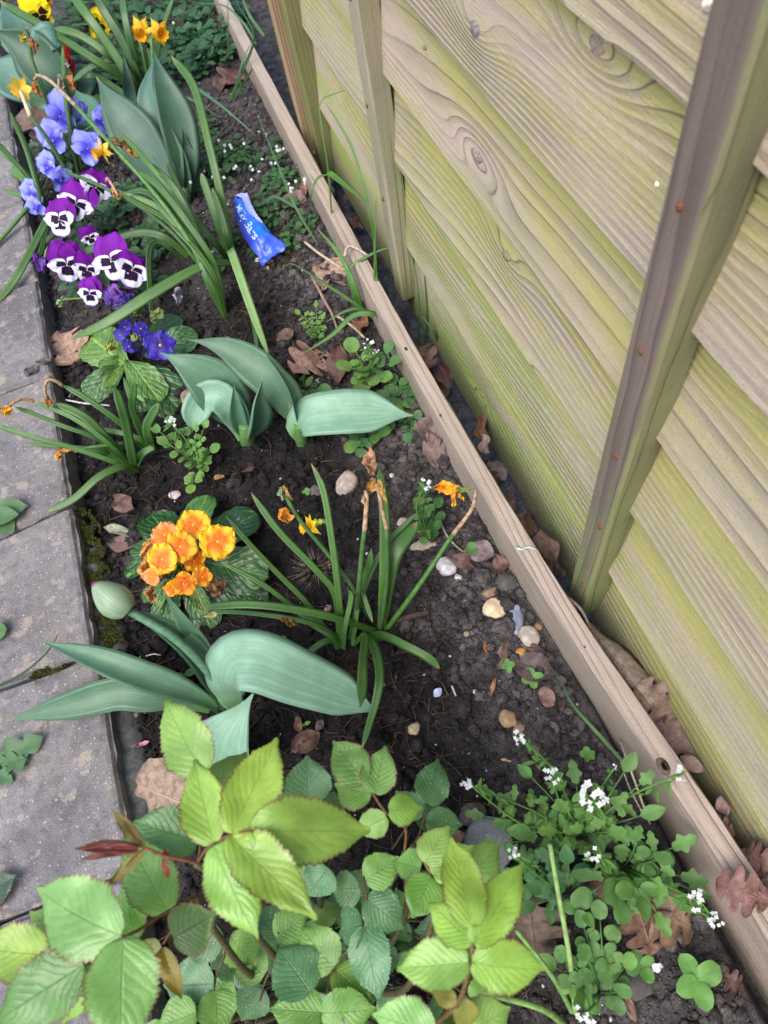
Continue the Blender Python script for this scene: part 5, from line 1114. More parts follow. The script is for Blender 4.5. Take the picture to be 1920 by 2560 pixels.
def head(rt, px, py, z, rpx, n, base, seed, col=(.10, .24, .05)):
    """white flower head on a thin stalk with narrow leaves under it"""
    r = random.Random(seed); c = P(px, py, z); R = rpx * mpp(px, py, z); a = Acc(); b = WM[rt].to_translation() if base is None else base
    m = (b + c) * .5 + Vector((r.uniform(-.01, .01), r.uniform(-.01, .01), .012)); a.tube([b + Vector((0, 0, -.004)), m, c], .0014, .0009, 6, 10)
    for k in range(9):
        an = r.uniform(0, 6.28); t = r.uniform(.65, .98); q = b.lerp(c, t); d = Vector((math.cos(an), math.sin(an), r.uniform(.1, .7))).normalized()
        a.add(r.choice(MD_OVAL), frame(q, q + d * R * r.uniform(.9, 1.9), Vector((0, 0, 1)), r.uniform(.35, .6)))
    a.out('stem', M_WEED, rt, col); w = Acc()
    for k in range(n):
        an = r.uniform(0, 6.28); q = R * math.sqrt(r.random()); f = c + Vector((math.cos(an) * q, math.sin(an) * q, r.uniform(0, R * .5))); s = R * r.uniform(.24, .36); nr = tocam(f, .4, r, .5)
        for e in range(4):
            X = nr.orthogonal().normalized(); d = Matrix.Rotation(e * 1.57 + an, 3, nr) @ X; w.add(MD_OVAL[0], frame(f, f + (d + nr * .25).normalized() * s, nr, 1.3))
    w.out('flower_head', M_WHITE, rt, (1, 1, 1))
C_CRS = (.092, .205, .060); C_CRS2 = (.072, .170, .062); C_CRS3 = (.13, .265, .065)
def cress(base, label, leaves, heads, seed, ls=.016, col=C_CRS, meds=None, group='hairy bittercress weeds'):
    rt = root('bittercress', PG(*base), label, 'weed', group); r = random.Random(seed); b = WM[rt].to_translation()
    for (px, py, z, pairs) in leaves:
        p1 = P(px, py, z); b2 = b + (p1 - b) * .04; cleaf(rt, b2, p1, pairs, ls * r.uniform(.85, 1.2), col if r.random() < .7 else C_CRS3, r.randrange(9999), meds, arch=.02 * (p1 - b).length / .1)
    for (px, py, z, rad, n) in heads: head(rt, px, py, z, rad, n, b, r.randrange(9999))
    return rt
cress((1450, 2090), 'large bittercress with several white flower heads, growing between rose and edging board',
      [(1230, 1985, .06, 4), (1210, 2040, .05, 3), (1290, 2010, .05, 4), (1330, 1945, .07, 3), (1400, 1960, .08, 3), (1440, 1960, .07, 2), (1560, 1930, .10, 2), (1600, 1960, .09, 3), (1540, 2010, .08, 3), (1330, 2080, .05, 4), (1280, 2060, .05, 3), (1520, 2080, .06, 3), (1390, 2080, .06, 3), (1420, 2030, .08, 3), (1470, 2050, .09, 3), (1350, 2130, .05, 3), (1600, 2040, .07, 4), (1500, 2130, .06, 3), (1250, 2110, .04, 3)],
      [(1301, 1843, .09, 20, 10), (1172, 1959, .08, 20, 10), (1378, 1940, .10, 20, 10), (1482, 1992, .11, 32, 18), (1535, 1921, .09, 10, 3), (1695, 1935, .10, 20, 9)], 1, .0145, C_CRS, MD_LOBE)
cress((1560, 2170), 'bittercress with round leaflets and white heads leaning over the edging board',
      [(1680, 2120, .06, 3), (1640, 2150, .06, 3), (1700, 2190, .05, 3), (1590, 2100, .07, 3), (1560, 2250, .05, 3), (1600, 2240, .06, 4), (1540, 2210, .05, 3), (1620, 2200, .05, 3), (1680, 2240, .05, 4), (1640, 2280, .045, 5), (1480, 2230, .05, 3), (1720, 2220, .05, 2)],
      [(1486, 2140, .09, 22, 8), (1742, 2251, .08, 24, 10), (1791, 2302, .075, 20, 9)], 2, .0150, C_CRS, MD_MIX)
cress((1420, 2230), 'bittercress with leafy upright stems half covered by the pale rose leaves',
      [(1300, 2140, .07, 4), (1340, 2170, .06, 3), (1290, 2190, .05, 4), (1380, 2160, .06, 3), (1360, 2220, .05, 3), (1340, 2260, .04, 3), (1450, 2200, .06, 3), (1420, 2160, .07, 3), (1460, 2280, .05, 3)], [(1284, 2136, .10, 20, 8)], 3, .0145, C_CRS2, MD_MIX)
cress((1500, 2480), 'bittercress with trailing round leaflets beside the big brown oak leaf',
      [(1460, 2320, .05, 5), (1500, 2300, .05, 5), (1530, 2360, .04, 4), (1420, 2400, .05, 4), (1390, 2420, .04, 3), (1560, 2420, .03, 3), (1540, 2480, .03, 3), (1460, 2500, .04, 3), (1430, 2460, .04, 3), (1470, 2400, .05, 4)], [(1463, 2536, .07, 24, 10)], 4, .0115, C_CRS)
st_ = root('seed_stalk', PG(1450, 2545), 'thick pale green grass stalks rising through the bittercress', 'weed')
stalk(st_, [(1440, 2560), (1425, 2400), (1395, 2230), (1375, 2110)], [-.01, .05, .09, .11], 15, (.21, .33, .11)); stalk(st_, [(1440, 2550), (1380, 2440), (1290, 2325)], [-.01, .05, .08], 14, (.15, .28, .08)); stalk(st_, [(1430, 2580), (1360, 2525), (1240, 2490)], [-.01, .05, .07], 18, (.17, .29, .08))
cress((925, 960), 'bittercress with white flowers standing by the edging board near the leaning tulip leaf', [(890, 880, .05, 2), (960, 880, .05, 2), (880, 920, .04, 2), (950, 940, .03, 2), (915, 930, .04, 2), (970, 910, .04, 2), (910, 960, .03, 2), (930, 900, .06, 2)], [(918, 862, .07, 16, 7), (940, 880, .06, 10, 4)], 5, .016, C_CRS)
cress((1070, 1350), 'small bittercress with white flowers in front of the flat brown stone', [(1050, 1270, .03, 2), (1090, 1270, .03, 2), (1060, 1300, .02, 3), (1085, 1320, .02, 3), (1070, 1340, .012, 2), (1060, 1240, .04, 2), (1095, 1300, .02, 2)], [(1062, 1215, .06, 18, 9)], 6, .010, (.05, .14, .035))
cress((505, 1180), 'bittercress with pale lobed leaflets between two tulips and the drooping daffodil clump', [(430, 1060, .05, 3), (470, 1090, .04, 3), (420, 1110, .05, 3), (490, 1080, .05, 3), (460, 1130, .03, 3), (525, 1130, .02, 4), (480, 1210, .015, 5), (400, 1080, .05, 2), (510, 1070, .05, 3), (500, 1150, .02, 2)], [(428, 1057, .065, 16, 7)], 7, .011, C_CRS3)
cress((800, 850), 'ferny pale green weed seedling above the pinkish oak leaf', [(750, 785, .03, 4), (790, 770, .035, 4), (805, 800, .03, 3), (770, 820, .02, 4), (790, 840, .015, 3)], [], 8, .010, C_CRS3, MD_CRESS)
cress((765, 985), 'short broad leaved weed tucked behind the leaning tulip', [(760, 950, .03, 1), (795, 970, .03, 1), (750, 990, .02, 1), (775, 1005, .02, 1), (790, 985, .025, 0)], [], 9, .024, C_CRS, MD_OVAL)
cress((1010, 1000), 'low weed with small round leaflets against the edging board', [(990, 960, .02, 3), (1030, 965, .02, 3), (975, 990, .02, 3), (1035, 990, .02, 2), (1000, 1010, .015, 2)], [], 10, .014, C_CRS2)
cress((920, 1100), 'low weed with round leaflets below the tip of the bent tulip leaf', [(900, 1090, .012, 3), (945, 1080, .015, 3), (905, 1120, .012, 2), (960, 1070, .015, 2), (890, 1105, .01, 2)], [], 11, .014, C_CRS2)
cress((1025, 1060), 'tiny weed with round leaves at the foot of the edging board', [(1010, 1040, .012, 2), (1035, 1045, .015, 2), (1020, 1080, .012, 2), (1030, 1090, .01, 1)], [], 12, .011, C_CRS2)
# seedlings on the bare earth
for i, (px, py, s, n, lab) in enumerate(((1736, 2446, .022, 4, 'seedling with four glossy oval leaves near the end of the edging board'), (1597, 2415, .014, 4, 'small seedling beside a white petal below the big oak leaf'), (1270, 1669, .008, 4, 'tiny seedling beside an orange wood splinter'), (1467, 1889, .008, 5, 'tiny round leaved seedling near the pale grass blade'),
      (469, 1693, .016, 2, 'seedling with two upright seed leaves beside the tulip bud stem'), (1181, 1382, .011, 4, 'small clover like seedling in front of a grey dead leaf'), (765, 1815, .008, 2, 'tiny seedling between two brown dead leaves'), (338, 1440, .009, 2, 'tiny pale seedling at the left of the orange primrose'), (705, 1605, .008, 3, 'tiny seedling behind the folded tulip leaf'), (1330, 1700, .012, 4, 'straggling grey green seedling near the edging board'), (770, 1236, .006, 4, 'minute seedling beside the chipped tan stone'))):
    rt = root('seedling', PG(px, py), lab, 'seedling', 'seedlings on bare soil'); r = random.Random(i + 5); b = WM[rt].to_translation()
    V, Fc, UV = tube([b + Vector((0, 0, -.004)), b + Vector((0, 0, .006 + s * .3))], [.0007, .0006], 5, 3); wput('stem', V, Fc, M_STEM, rt, UV, (.14, .26, .08))
    for k in range(n):
        a = 6.28 * k / n + r.uniform(-.3, .3); c = b + Vector((0, 0, .005 + s * .3)); put('leaf', r.choice(ROUND if n > 2 else OVAL), M_WEED, rt, frame(c, c + Vector((math.cos(a), math.sin(a), r.uniform(.0, .4))).normalized() * s, Vector((r.uniform(-.2, .2), -.2, 1)), r.uniform(.8, 1.0)), jit((.13, .29, .07), r, .15))
# chickweed patches, far part of the bed
def patch(label, spots, seed, ls, col, nleaf, hmax=.05, wh=0):
    rt = root('chickweed', PG(*spots[0][:2]), label, 'weed', 'low weeds in the far bed'); r = random.Random(seed)
    for (px, py, rad) in spots:
        b = PG(px, py); R = rad * mpp(px, py); a = Acc()
        for k in range(nleaf):
            an = r.uniform(0, 6.28); q = R * math.sqrt(r.random()); h = r.uniform(.006, hmax) * (1 - .5 * q / R); c = b + Vector((math.cos(an) * q, math.sin(an) * q, h))
            d = Vector((math.cos(an + r.uniform(-1.5, 1.5)), math.sin(an + r.uniform(-1.5, 1.5)), r.uniform(-.2, .5))).normalized(); s = ls * r.uniform(.6, 1.25)
            a.add(r.choice(MD_ROUND + MD_OVAL), frame(c, c + d * s, Vector((r.uniform(-.4, .4), r.uniform(-.5, .2), 1)), r.uniform(.75, 1.1)))
            if k % 5 == 0: a.tube([b + Vector((r.uniform(-.3, .3) * R, r.uniform(-.3, .3) * R, -.003)), (b + c) * .5 + Vector((0, 0, h * .3)), c], .0009, .0006, 4, 5)
        a.out('sprig', M_WEED, rt, jit(col, r, .2))['kind'] = 'stuff'
    if wh:
        w = Acc()
        for k in range(wh):
            px, py, rad = r.choice(spots); f = P(px + r.uniform(-rad, rad), py + r.uniform(-rad, rad), r.uniform(.02, .05)); nr = tocam(f, .4, r, .4); X = nr.orthogonal().normalized()
            for e in range(4): w.add(MD_OVAL[0], frame(f, f + Matrix.Rotation(e * 1.57, 3, nr) @ X * .0032, nr, 1.4))
        w.out('flowers', M_WHITE, rt, (1, 1, 1))['kind'] = 'stuff'
GW, GD = (.060, .145, .048), (.046, .115, .046)
patch('dense patch of round leaved chickweed filling the far end of the bed', [(400, 40, 60), (450, 90, 55), (500, 130, 50), (440, 150, 50), (520, 50, 55), (560, 110, 40), (390, 110, 50), (470, 20, 50), (340, 20, 60), (500, 180, 40), (545, 160, 40), (590, 60, 40), (300, 60, 60), (420, 200, 40)], 1, .022, GD, 46, .06, 10)
patch('dark green weed mat around the stalks of the two golden daffodils', [(260, 150, 50), (300, 190, 50), (330, 120, 50), (250, 90, 60), (300, 240, 50), (215, 200, 40), (200, 60, 60), (225, 10, 60)], 2, .022, GD, 34, .05)
patch('pale leafy weed with tiny white flowers right of the tall tulip', [(520, 380, 44), (560, 410, 46), (500, 430, 40), (540, 450, 44), (590, 390, 40), (620, 420, 36), (510, 340, 30), (490, 480, 34)], 3, .013, GW, 40, .04, 26)
patch('small leaved weed in front of the edging board, beside the blue wrapper', [(660, 520, 26), (690, 560, 30), (720, 530, 26), (740, 590, 30), (770, 570, 24), (700, 480, 22), (680, 470, 22), (730, 620, 26)], 4, .011, GW, 26, .03)
patch('thin weed with pale flower spike by the middle of the edging board', [(705, 430, 20), (720, 460, 22), (690, 410, 16), (755, 450, 20), (700, 370, 10)], 5, .011, GW, 20, .03, 16)
patch('creeping weed below the blue wrapper', [(600, 600, 22), (560, 640, 18), (545, 680, 20), (620, 580, 16), (640, 640, 14)], 6, .010, GW, 16, .018)
patch('dark leafy weed between pansies and daffodil leaves', [(330, 620, 40), (370, 660, 40), (400, 630, 30), (300, 560, 40), (330, 500, 40), (400, 720, 30), (380, 600, 30), (290, 520, 30)], 7, .018, GD, 24, .035)
# ------------------------------------------------------------------ grasses along the board
def grass(base, label, blades, col=(.115, .25, .06)):
    rt = root('grass', PG(*base), label, 'grass', 'grass tufts by the fence'); r = random.Random(base[0])
    for pts, w, zs in blades: blade(rt, pts, w, zs, jit(col, r, .18), M_GRASS, grassy, 18, 4, .25, .0004, .35, r.uniform(-.4, .4), r.uniform(-.5, .5))
    return rt
g1 = grass((940, 800), 'tall grass with bending blades growing in front of the edging board', (
    ([(905, 790), (886, 716), (847, 635), (793, 571)], 20, [-.005, .05, .08, .10]), ([(942, 800), (936, 693), (938, 600), (935, 520)], 8, [-.005, .08, .14, .18]),
    ([(938, 640), (926, 540), (886, 386), (847, 309), (809, 250)], [7, 8, 12, 14, 12], [.10, .17, .23, .25, .26]), ([(960, 810), (944, 740), (938, 640), (938, 560), (941, 486)], 12, [-.005, .05, .11, .15, .18]),
    ([(842, 640), (830, 540), (822, 440), (809, 347), (797, 262), (812, 244), (892, 216)], [6, 6, 7, 7, 8, 10, 8], [-.005, .07, .13, .18, .215, .222, .225]),
    ([(822, 430), (860, 460), (917, 506)], 22, [.135, .135, .12]), ([(822, 436), (795, 445), (780, 480), (776, 520)], 7, [.13, .135, .125, .09]),
    ([(905, 790), (870, 690), (880, 665), (940, 630), (1004, 610)], [10, 12, 13, 13, 10], [.0, .06, .07, .085, .09]),
    ([(955, 815), (886, 758), (809, 708), (731, 660), (702, 676)], 11, [-.005, .04, .06, .06, .045]), ([(960, 800), (940, 787), (886, 788), (828, 840), (747, 890)], [12, 20, 22, 22, 14], [.0, .05, .055, .045, .025]),
    ([(945, 800), (905, 772), (860, 780), (815, 805)], 12, [.0, .03, .035, .03]), ([(950, 830), (952, 800), (960, 770), (964, 780)], 14, [-.005, .03, .05, .05]), ([(960, 850), (970, 890), (990, 930)], 12, [.0, .02, .012])))
grass((1062, 850), 'thin grass blades pressed against the green foot of the fence', (([(1060, 870), (1068, 800), (1062, 680), (1055, 560)], 9, [-.04, .02, .09, .15]), ([(1110, 880), (1085, 830), (1048, 782)], 13, [-.03, .03, .05]), ([(1046, 860), (1048, 760), (1035, 660), (1010, 600)], 8, [-.04, .04, .09, .12])), (.075, .17, .055))
grass((580, 250), 'loose grass blades arching over the far end of the edging board', (([(575, 255), (600, 190), (635, 95), (600, 20), (580, -20)], 10, [-.005, .05, .12, .16, .18]), ([(578, 255), (620, 190), (655, 132)], 9, [-.005, .05, .08]), ([(571, 170), (571, 90), (569, -10)], 8, [-.005, .08, .14]), ([(640, 110), (610, 60), (560, 15), (490, 8)], 8, [.06, .09, .1, .09]), ([(660, 90), (625, 40), (600, -20)], 12, [.05, .08, .11]), ([(612, 260), (600, 180), (630, 100)], 8, [-.005, .06, .1])), (.10, .20, .09))
grass((1395, 1790), 'single long pale grass blade lying along the near edging board', (([(1580, 1930), (1500, 1840), (1430, 1760), (1400, 1700), (1372, 1662)], [10, 14, 14, 11, 8], [.02, .05, .045, .03, .012]),), (.15, .27, .12))
grass((650, 420), 'wiry grass stalk leaning from the wrapper towards the board', (([(800, 620), (740, 520), (690, 400), (640, 280)], 7, [-.004, .05, .08, .07]), ([(640, 520), (670, 500), (690, 492), (740, 520), (790, 560)], 10, [.0, .02, .025, .02, .0]), ([(485, 215), (560, 270), (640, 340)], 9, [.10, .09, .06]), ([(440, 235), (490, 255), (550, 295)], 12, [.03, .03, .02])), (.10, .20, .10))
grass((190, 1585), 'dark grass blade lying over the joint between two slabs', (([(-20, 1722), (40, 1695), (110, 1640), (150, 1580)], 9, [.032, .04, .045, .04]),), (.045, .09, .035))

# ------------------------------------------------------------------ sweet wrapper with printed lettering
wr = root('sweet_wrapper', PG(650, 570), 'torn shiny blue sweet wrapper with white lettering lying on the soil', 'wrapper')
def wrapmat():
    m, nt, bs, out = nodes('blue_film'); g = G(nt); u, v = g.uv(); n = g.noise(g.pos(), 130, 3)
    c = g.mix(g.rng(u, .35, .95), (.012, .17, .80), (.014, .03, .42)); c = g.mix(g.rng(v, .70, .85), c, (.05, .12, .75)); g.lk(c, bs.inputs[0])
    bs.inputs['Roughness'].default_value = .28; bs.inputs['Specular IOR Level'].default_value = .6; g.lk(g.bump(n, .35, .003), bs.inputs['Normal']); return m
WP = [((602, 515), .012, 34), ((614, 540), .016, 46), ((632, 572), .018, 60), ((655, 605), .017, 62), ((672, 622), .012, 66), ((688, 642), .008, 84)]
WS = catmull([tuple(P(a[0], a[1], z)) + (w * mpp(*a, z),) for a, z, w in WP], 40)
def wsurf(t, s):
    f = t * 40; i = min(39, int(f)); q = WS[i] + (WS[i + 1] - WS[i]) * (f - i); T = Vector(WS[min(40, i + 1)][:3] - WS[max(0, i - 1)][:3]).normalized()
    N = tocam(Vector(q[:3]), .5); N = (N - T * N.dot(T)).normalized(); A = T.cross(N); bulge = (1 - sstep(.72, .95, t)); cr = .0038 * noise.noise(Vector((t * 16, s * 3, 4))) * (.5 + 1.5 * sstep(.65, .9, t))
    return Vector(q[:3]) + A * (s * q[3] * .5) + N * ((.010 * bulge + .002) * (1 - s * s) + cr + .0015), N
V, Fc, UV = [], [], []
for i in range(41):
    for k in range(13):
        s = -1 + k / 6; t = i / 40; te = t + (.02 * (k % 2) if i == 40 else 0) - (.05 * max(0, s) if i < 3 else 0); V.append(wsurf(min(1, max(0, te)), s)[0]); UV.append((k / 12, t))
for i in range(40):
    for k in range(12): Fc.append((i * 13 + k, i * 13 + k + 1, i * 13 + k + 14, i * 13 + k + 13))
o = len(V); V += [v - Vector((0, 0, .0012)) - Vector((0, 0, .012)) * (0 if 1 else 0) for v in V]; UV += UV
nf = len(Fc); Fc += [tuple(i + o for i in f[::-1]) for f in Fc[:nf]]
body = wput('film', V, Fc, wrapmat(), wr, UV)
M_FILMIN = plainmat('film_inside', (.36, .40, .80), .3, .15, 200, spec=.6); M_FILMD = plainmat('film_deep_blue', (.03, .02, .42), .3, .2, 200, spec=.6)
def sheet(name, pts, ws, zs, mat, ch=.3, roll=0.0):
    q = [(P(a, b, z), w * mpp(a, b, z)) for (a, b), z, w in zip(pts, zs, ws)]; V, Fc, UV = ribbon(q, even, 12, 6, ch, .0004, .4, roll, 0, .25, 3); wput(name, V, Fc, mat, wr, UV)
sheet('torn_flap', [(612, 488), (622, 512), (636, 538), (656, 558)], [18, 18, 14, 6], [.020, .026, .028, .024], M_FILMIN, .5, .3)
sheet('torn_flap', [(590, 492), (605, 490), (618, 490)], [10, 12, 14], [.016, .020, .022], M_FILMIN, .5)
sheet('torn_flap', [(604, 496), (598, 508), (594, 520)], [24, 24, 14], [.018, .012, .006], M_FILMD, .5)
cu = bpy.data.curves.new('lettering', 'FONT'); cu.body = 'Milky Bars'; cu.shear = .25; cu.size = 1.0; cu.resolution_u = 3; cu.offset = .012
ct = bpy.data.objects.new('lettering_src', cu); COL.objects.link(ct); dg = bpy.context.evaluated_depsgraph_get(); tm = bpy.data.meshes.new_from_object(ct.evaluated_get(dg))
xs_ = [v.co.x for v in tm.vertices]; x0, x1 = min(xs_), max(xs_); bo = WM[wr].to_translation()
for v in tm.vertices:
    t = .10 + .66 * (v.co.x - x0) / (x1 - x0); s = .24 + .16 * sstep(.45, .05, t) - (v.co.y - .30) * .92; p, N = wsurf(t, s); v.co = p + N * .0007 - bo
bpy.data.objects.remove(ct); tm.name = 'lettering'
lt = put('lettering', tm, plainmat('white_print', (.55, .66, .88), .4, .05, 100), body, Matrix.Translation(bo))

# ------------------------------------------------------------------ stones
def stonemat(name, rough=.8):
    m, nt, bs, out = nodes(name); g = G(nt); oc = g.objc(); base = g.ocol(); n = g.noise(oc, 1.6, 4, .6); f = g.noise(oc, 9, 4, .7)
    c = g.mix(g.rng(n, .35, .65), g.mix(1.0, base, (.72, .70, .70), 'MULTIPLY'), g.mix(1.0, base, (1.15, 1.12, 1.08), 'MULTIPLY')); c = g.mix(g.rng(f, .55, .72, 0, .6), c, g.mix(1.0, base, (.45, .42, .42), 'MULTIPLY'))
    g.lk(c, bs.inputs[0]); bs.inputs['Roughness'].default_value = rough; g.lk(g.bump(f, .5, .001), bs.inputs['Normal']); return m
M_STONE = stonemat('stone'); M_FLINT = stonemat('flint', .45)
def stone(px, py, wpx, hpx, col, label, seed, ang=0.0, flat=.6, mat=None, facet=0.0, sub=None):
    r = random.Random(seed); BV, BF = ICO3; q = Vector((seed * 3.1, seed * 1.7, seed)); V = []
    planes = [(Vector((r.uniform(-1, 1), r.uniform(-1, 1), r.uniform(-.2, 1))).normalized(), r.uniform(.55, .9)) for _ in range(5)]
    for b in BV:
        v = Vector(b); v = v * (1 + .26 * noise.noise(v * 1.2 + q) + .11 * noise.noise(v * 3.2 + q) + .03 * noise.noise(v * 9 + q))
        if facet:
            for n, d in planes:
                e = v.dot(n) - d
                if e > 0: v = v - n * e * facet
        V.append(v)
    s = mpp(px, py); p = PG(px, py); rx, ry = wpx * s * .5, hpx * s * .5; rz = min(rx, ry) * flat; p.z += rz * .45
    M = Matrix.Translation(p) @ Matrix.Rotation(ang, 4, 'Z') @ Matrix.Diagonal((rx, ry, rz, 1))
    o = put('stone', mesh('stone', V, [tuple(f) for f in BF.tolist()], smooth=not facet or facet < .9), mat or M_STONE, None, M, col)
    if facet: o.data.polygons.foreach_set('use_smooth', np.zeros(len(o.data.polygons), dtype=bool)) if facet > .85 else None
    return tag(o, label, 'stone', 'stones on the soil')
stone(868, 1212, 62, 60, (.40, .335, .29), 'chipped tan stone with a broken dark face behind the daffodils', 1, .3, .8, None, .7)
stone(1239, 1520, 62, 60, (.66, .50, .34), 'pale peach rough stone by the edging board', 2, .2, .6, None, .5)
stone(1322, 1596, 50, 58, (.44, .39, .33), 'rounded speckled grey beige pebble touching the edging board', 3, .1, .85)
stone(1290, 1556, 44, 88, (.26, .30, .40), 'blue grey glassy flint shard between two pale stones', 4, -.5, .6, M_FLINT, .55)
stone(1116, 1420, 50, 54, (.60, .58, .60), 'lumpy white chalk stone beside a dry stem', 5, .4, .8, None, .4)
stone(1062, 1362, 78, 34, (.42, .35, .27), 'flat wedge shaped brown stone under the small bittercress', 6, -.1, .6, None, .8)
stone(1224, 1482, 46, 30, (.24, .165, .10), 'small chestnut brown stone behind the peach stone', 7, .1, .6, M_FLINT, .5)
stone(1270, 1798, 40, 48, (.34, .235, .13), 'smooth tan pebble on bare earth', 8, .3, .8)
stone(1296, 1822, 36, 24, (.27, .20, .15), 'small brown pebble leaning on the smooth tan pebble', 9, .5, .7)
stone(1035, 1822, 34, 32, (.42, .33, .22), 'small banded yellow pebble in front of the daffodils', 10, .6, .8, None, .5)
stone(1266, 1460, 56, 50, (.085, .078, .074), 'dark grey lump of earth as big as the peach stone', 11, .2, .8)
stone(1345, 1568, 20, 18, (.36, .20, .11), 'tiny orange pebble behind the speckled pebble', 12)
stone(1303, 1632, 28, 24, (.50, .25, .05), 'bright orange flint chip below the speckled pebble', 13, .4, .7, M_FLINT, .6)
stone(1146, 1444, 20, 18, (.55, .53, .53), 'small white chalk chip next to the lumpy white stone', 14)
stone(1198, 1426, 24, 14, (.58, .56, .58), 'flat white chip behind the clover like seedling', 15, .1, .5, None, .7)
stone(650, 651, 22, 18, (.62, .60, .58), 'white pebble just below the wrapper', 16); stone(675, 655, 20, 16, (.46, .40, .34), 'cream pebble next to the white one below the wrapper', 17); stone(668, 672, 14, 14, (.42, .32, .25), 'tiny tan pebble below the wrapper', 18)
stone(567, 848, 15, 12, (.62, .60, .66), 'white round grain left of the long folded daffodil blade', 19); stone(797, 957, 34, 20, (.40, .42, .48), 'pale grey stone behind the leaning tulip', 20, .2, .5, None, .6); stone(738, 962, 16, 16, (.50, .40, .30), 'cream pebble above the leaning tulip leaf', 21)
stone(437, 1240, 36, 24, (.50, .44, .42), 'white and brown stone behind the orange primrose', 22, -.3, .7, None, .5); stone(1162, 1554, 28, 26, (.05, .038, .04), 'dark round seed like pebble near the daffodil roots', 23, 0, .95); stone(1166, 1586, 16, 13, (.36, .30, .17), 'olive pebble below the dark round one', 24)
stone(980, 1190, 14, 14, (.48, .46, .44), 'white grain beside the withered daffodil', 25); stone(1006, 1306, 36, 22, (.45, .36, .28), 'cream chip between daffodil leaves', 26, .4, .5, None, .6); stone(188, 985, 30, 18, (.55, .52, .52), 'white chalk stone at the slab edge near the blue primrose', 27, .3, .6); stone(890, 1090 + 90, 12, 10, (.5, .46, .4), 'tiny cream grain behind the daffodils', 28)
stone(350, 1785, 40, 24, (.17, .14, .13), 'brown lump with a white chip by the mortar edge', 29); stone(330, 1790, 16, 14, (.62, .60, .60), 'white chip at the mortar edge', 30)
stone(820, 1522, 20, 18, (.34, .27, .23), 'pinkish pebble between daffodil leaves', 31); stone(312, 1618, 16, 10, (.42, .25, .18), 'tiny brick red chip near the moss', 32)
stone(790, 1230, 40, 36, (.10, .092, .088), 'grey earth lump left of the chipped stone', 33); stone(1180, 2040, 70, 54, (.075, .062, .058), 'big dark clod of earth beneath the white flowered bittercress', 34, .2, .8); stone(1590, 2455, 90, 70, (.07, .063, .06), 'big grey clod of earth near the lowest bittercress', 35, .2, .6)

# ------------------------------------------------------------------ dead leaves and litter
def deadmat(name):
    m, nt, bs, out = nodes(name); g = G(nt); base = g.ocol(); u, v = g.uv(); au = g.math('ABSOLUTE', g.math('SUBTRACT', u, .5)); n = g.noise(g.pos(), 140, 4, .65); f = g.noise(g.pos(), 700, 3, .7)
    c = g.mix(g.rng(n, .3, .7), g.mix(1.0, base, (.48, .44, .43), 'MULTIPLY'), g.mix(1.0, base, (1.0, .98, .97), 'MULTIPLY'))
    w = g.math('SUBTRACT', g.math('MULTIPLY', v, 6.0), g.math('MULTIPLY', au, 5.0)); fr = g.math('ABSOLUTE', g.math('SUBTRACT', g.math('FRACT', w), .5)); ln = g.rng(fr, .455, .5); mid = g.rng(au, .0, .03, 1, 0)
    c = g.mix(g.math('MULTIPLY', g.math('ADD', ln, mid, clamp=True), .55), c, g.mix(1.0, base, (1.45, 1.35, 1.25), 'MULTIPLY')); c = g.mix(g.rng(f, .60, .72, 0, .6), c, g.mix(1.0, base, (.35, .3, .3), 'MULTIPLY'))
    g.lk(c, bs.inputs[0]); bs.inputs['Roughness'].default_value = .6; bs.inputs['Specular IOR Level'].default_value = .35; g.lk(g.bump(g.math('ADD', mid, g.math('MULTIPLY', n, .8)), .6, .0016), bs.inputs['Normal']); return m
M_DEAD = deadmat('dead_leaf')
def dleaf(kind, seed):
    r = random.Random(seed)
    if kind == 'oak': w = lambda v: max(.012, .34 * math.sin(math.pi * v ** .9) ** .6 * (.72 + .38 * abs(math.sin(v * 11.5 + .4))) - .10 * (abs(math.sin(v * 11.5 + .4)) < .42) * sstep(.1, .3, v) * sstep(.98, .8, v))
    elif kind == 'oval': w = lambda v: max(.012, .23 * math.sin(math.pi * v ** .95) ** .8)
    else: w = lambda v: max(.03, .32 * math.sin(math.pi * (.08 + .88 * v)) ** .5 * (1 + .18 * noise.noise(Vector((v * 9, seed, 0)))))
    return leafmesh('dead_leaf', w, 34 if kind == 'oak' else 18, 8, r.uniform(.15, .45), r.uniform(-.25, .3), .10 if kind != 'flat' else .06, seed=seed)
DL = {k: [dleaf(k, s + i * 10) for s in range(4)] for i, k in enumerate(('oak', 'oval', 'scrap'))}
def dead(b, t, kind, col, label=None, w=1.0, seed=0, z=(.006, .006), group='dead leaves on the soil', nrm=None, lift=True):
    r = random.Random(seed + int(b[0])); A = P(b[0], b[1], z[0]); B = P(t[0], t[1], z[1])
    if lift: A.z += max(0, soil_h(A.x, A.y)); B.z += max(0, soil_h(B.x, B.y))
    n = nrm or Vector((r.uniform(-.25, .25), r.uniform(-.3, .15), 1)); o = put('dead_leaf', DL[kind][(seed + int(b[1])) % 4], M_DEAD, None, frame(A, B, n, w), jit(col, r, .1))
    return tag(o, label, 'dead leaf', group)
PK, TAN, BR, DB, GB = (.38, .255, .20), (.40, .29, .19), (.155, .095, .075), (.085, .052, .043), (.20, .155, .14)
dead((735, 935), (812, 868), 'oak', (.30, .17, .125), 'pinkish brown oak leaf lying below the ferny seedling', 1.5, 1)
dead((185, 905), (148, 828), 'oak', PK, 'pale pink oak leaf between slab edge and blue primrose', 1.4, 2)
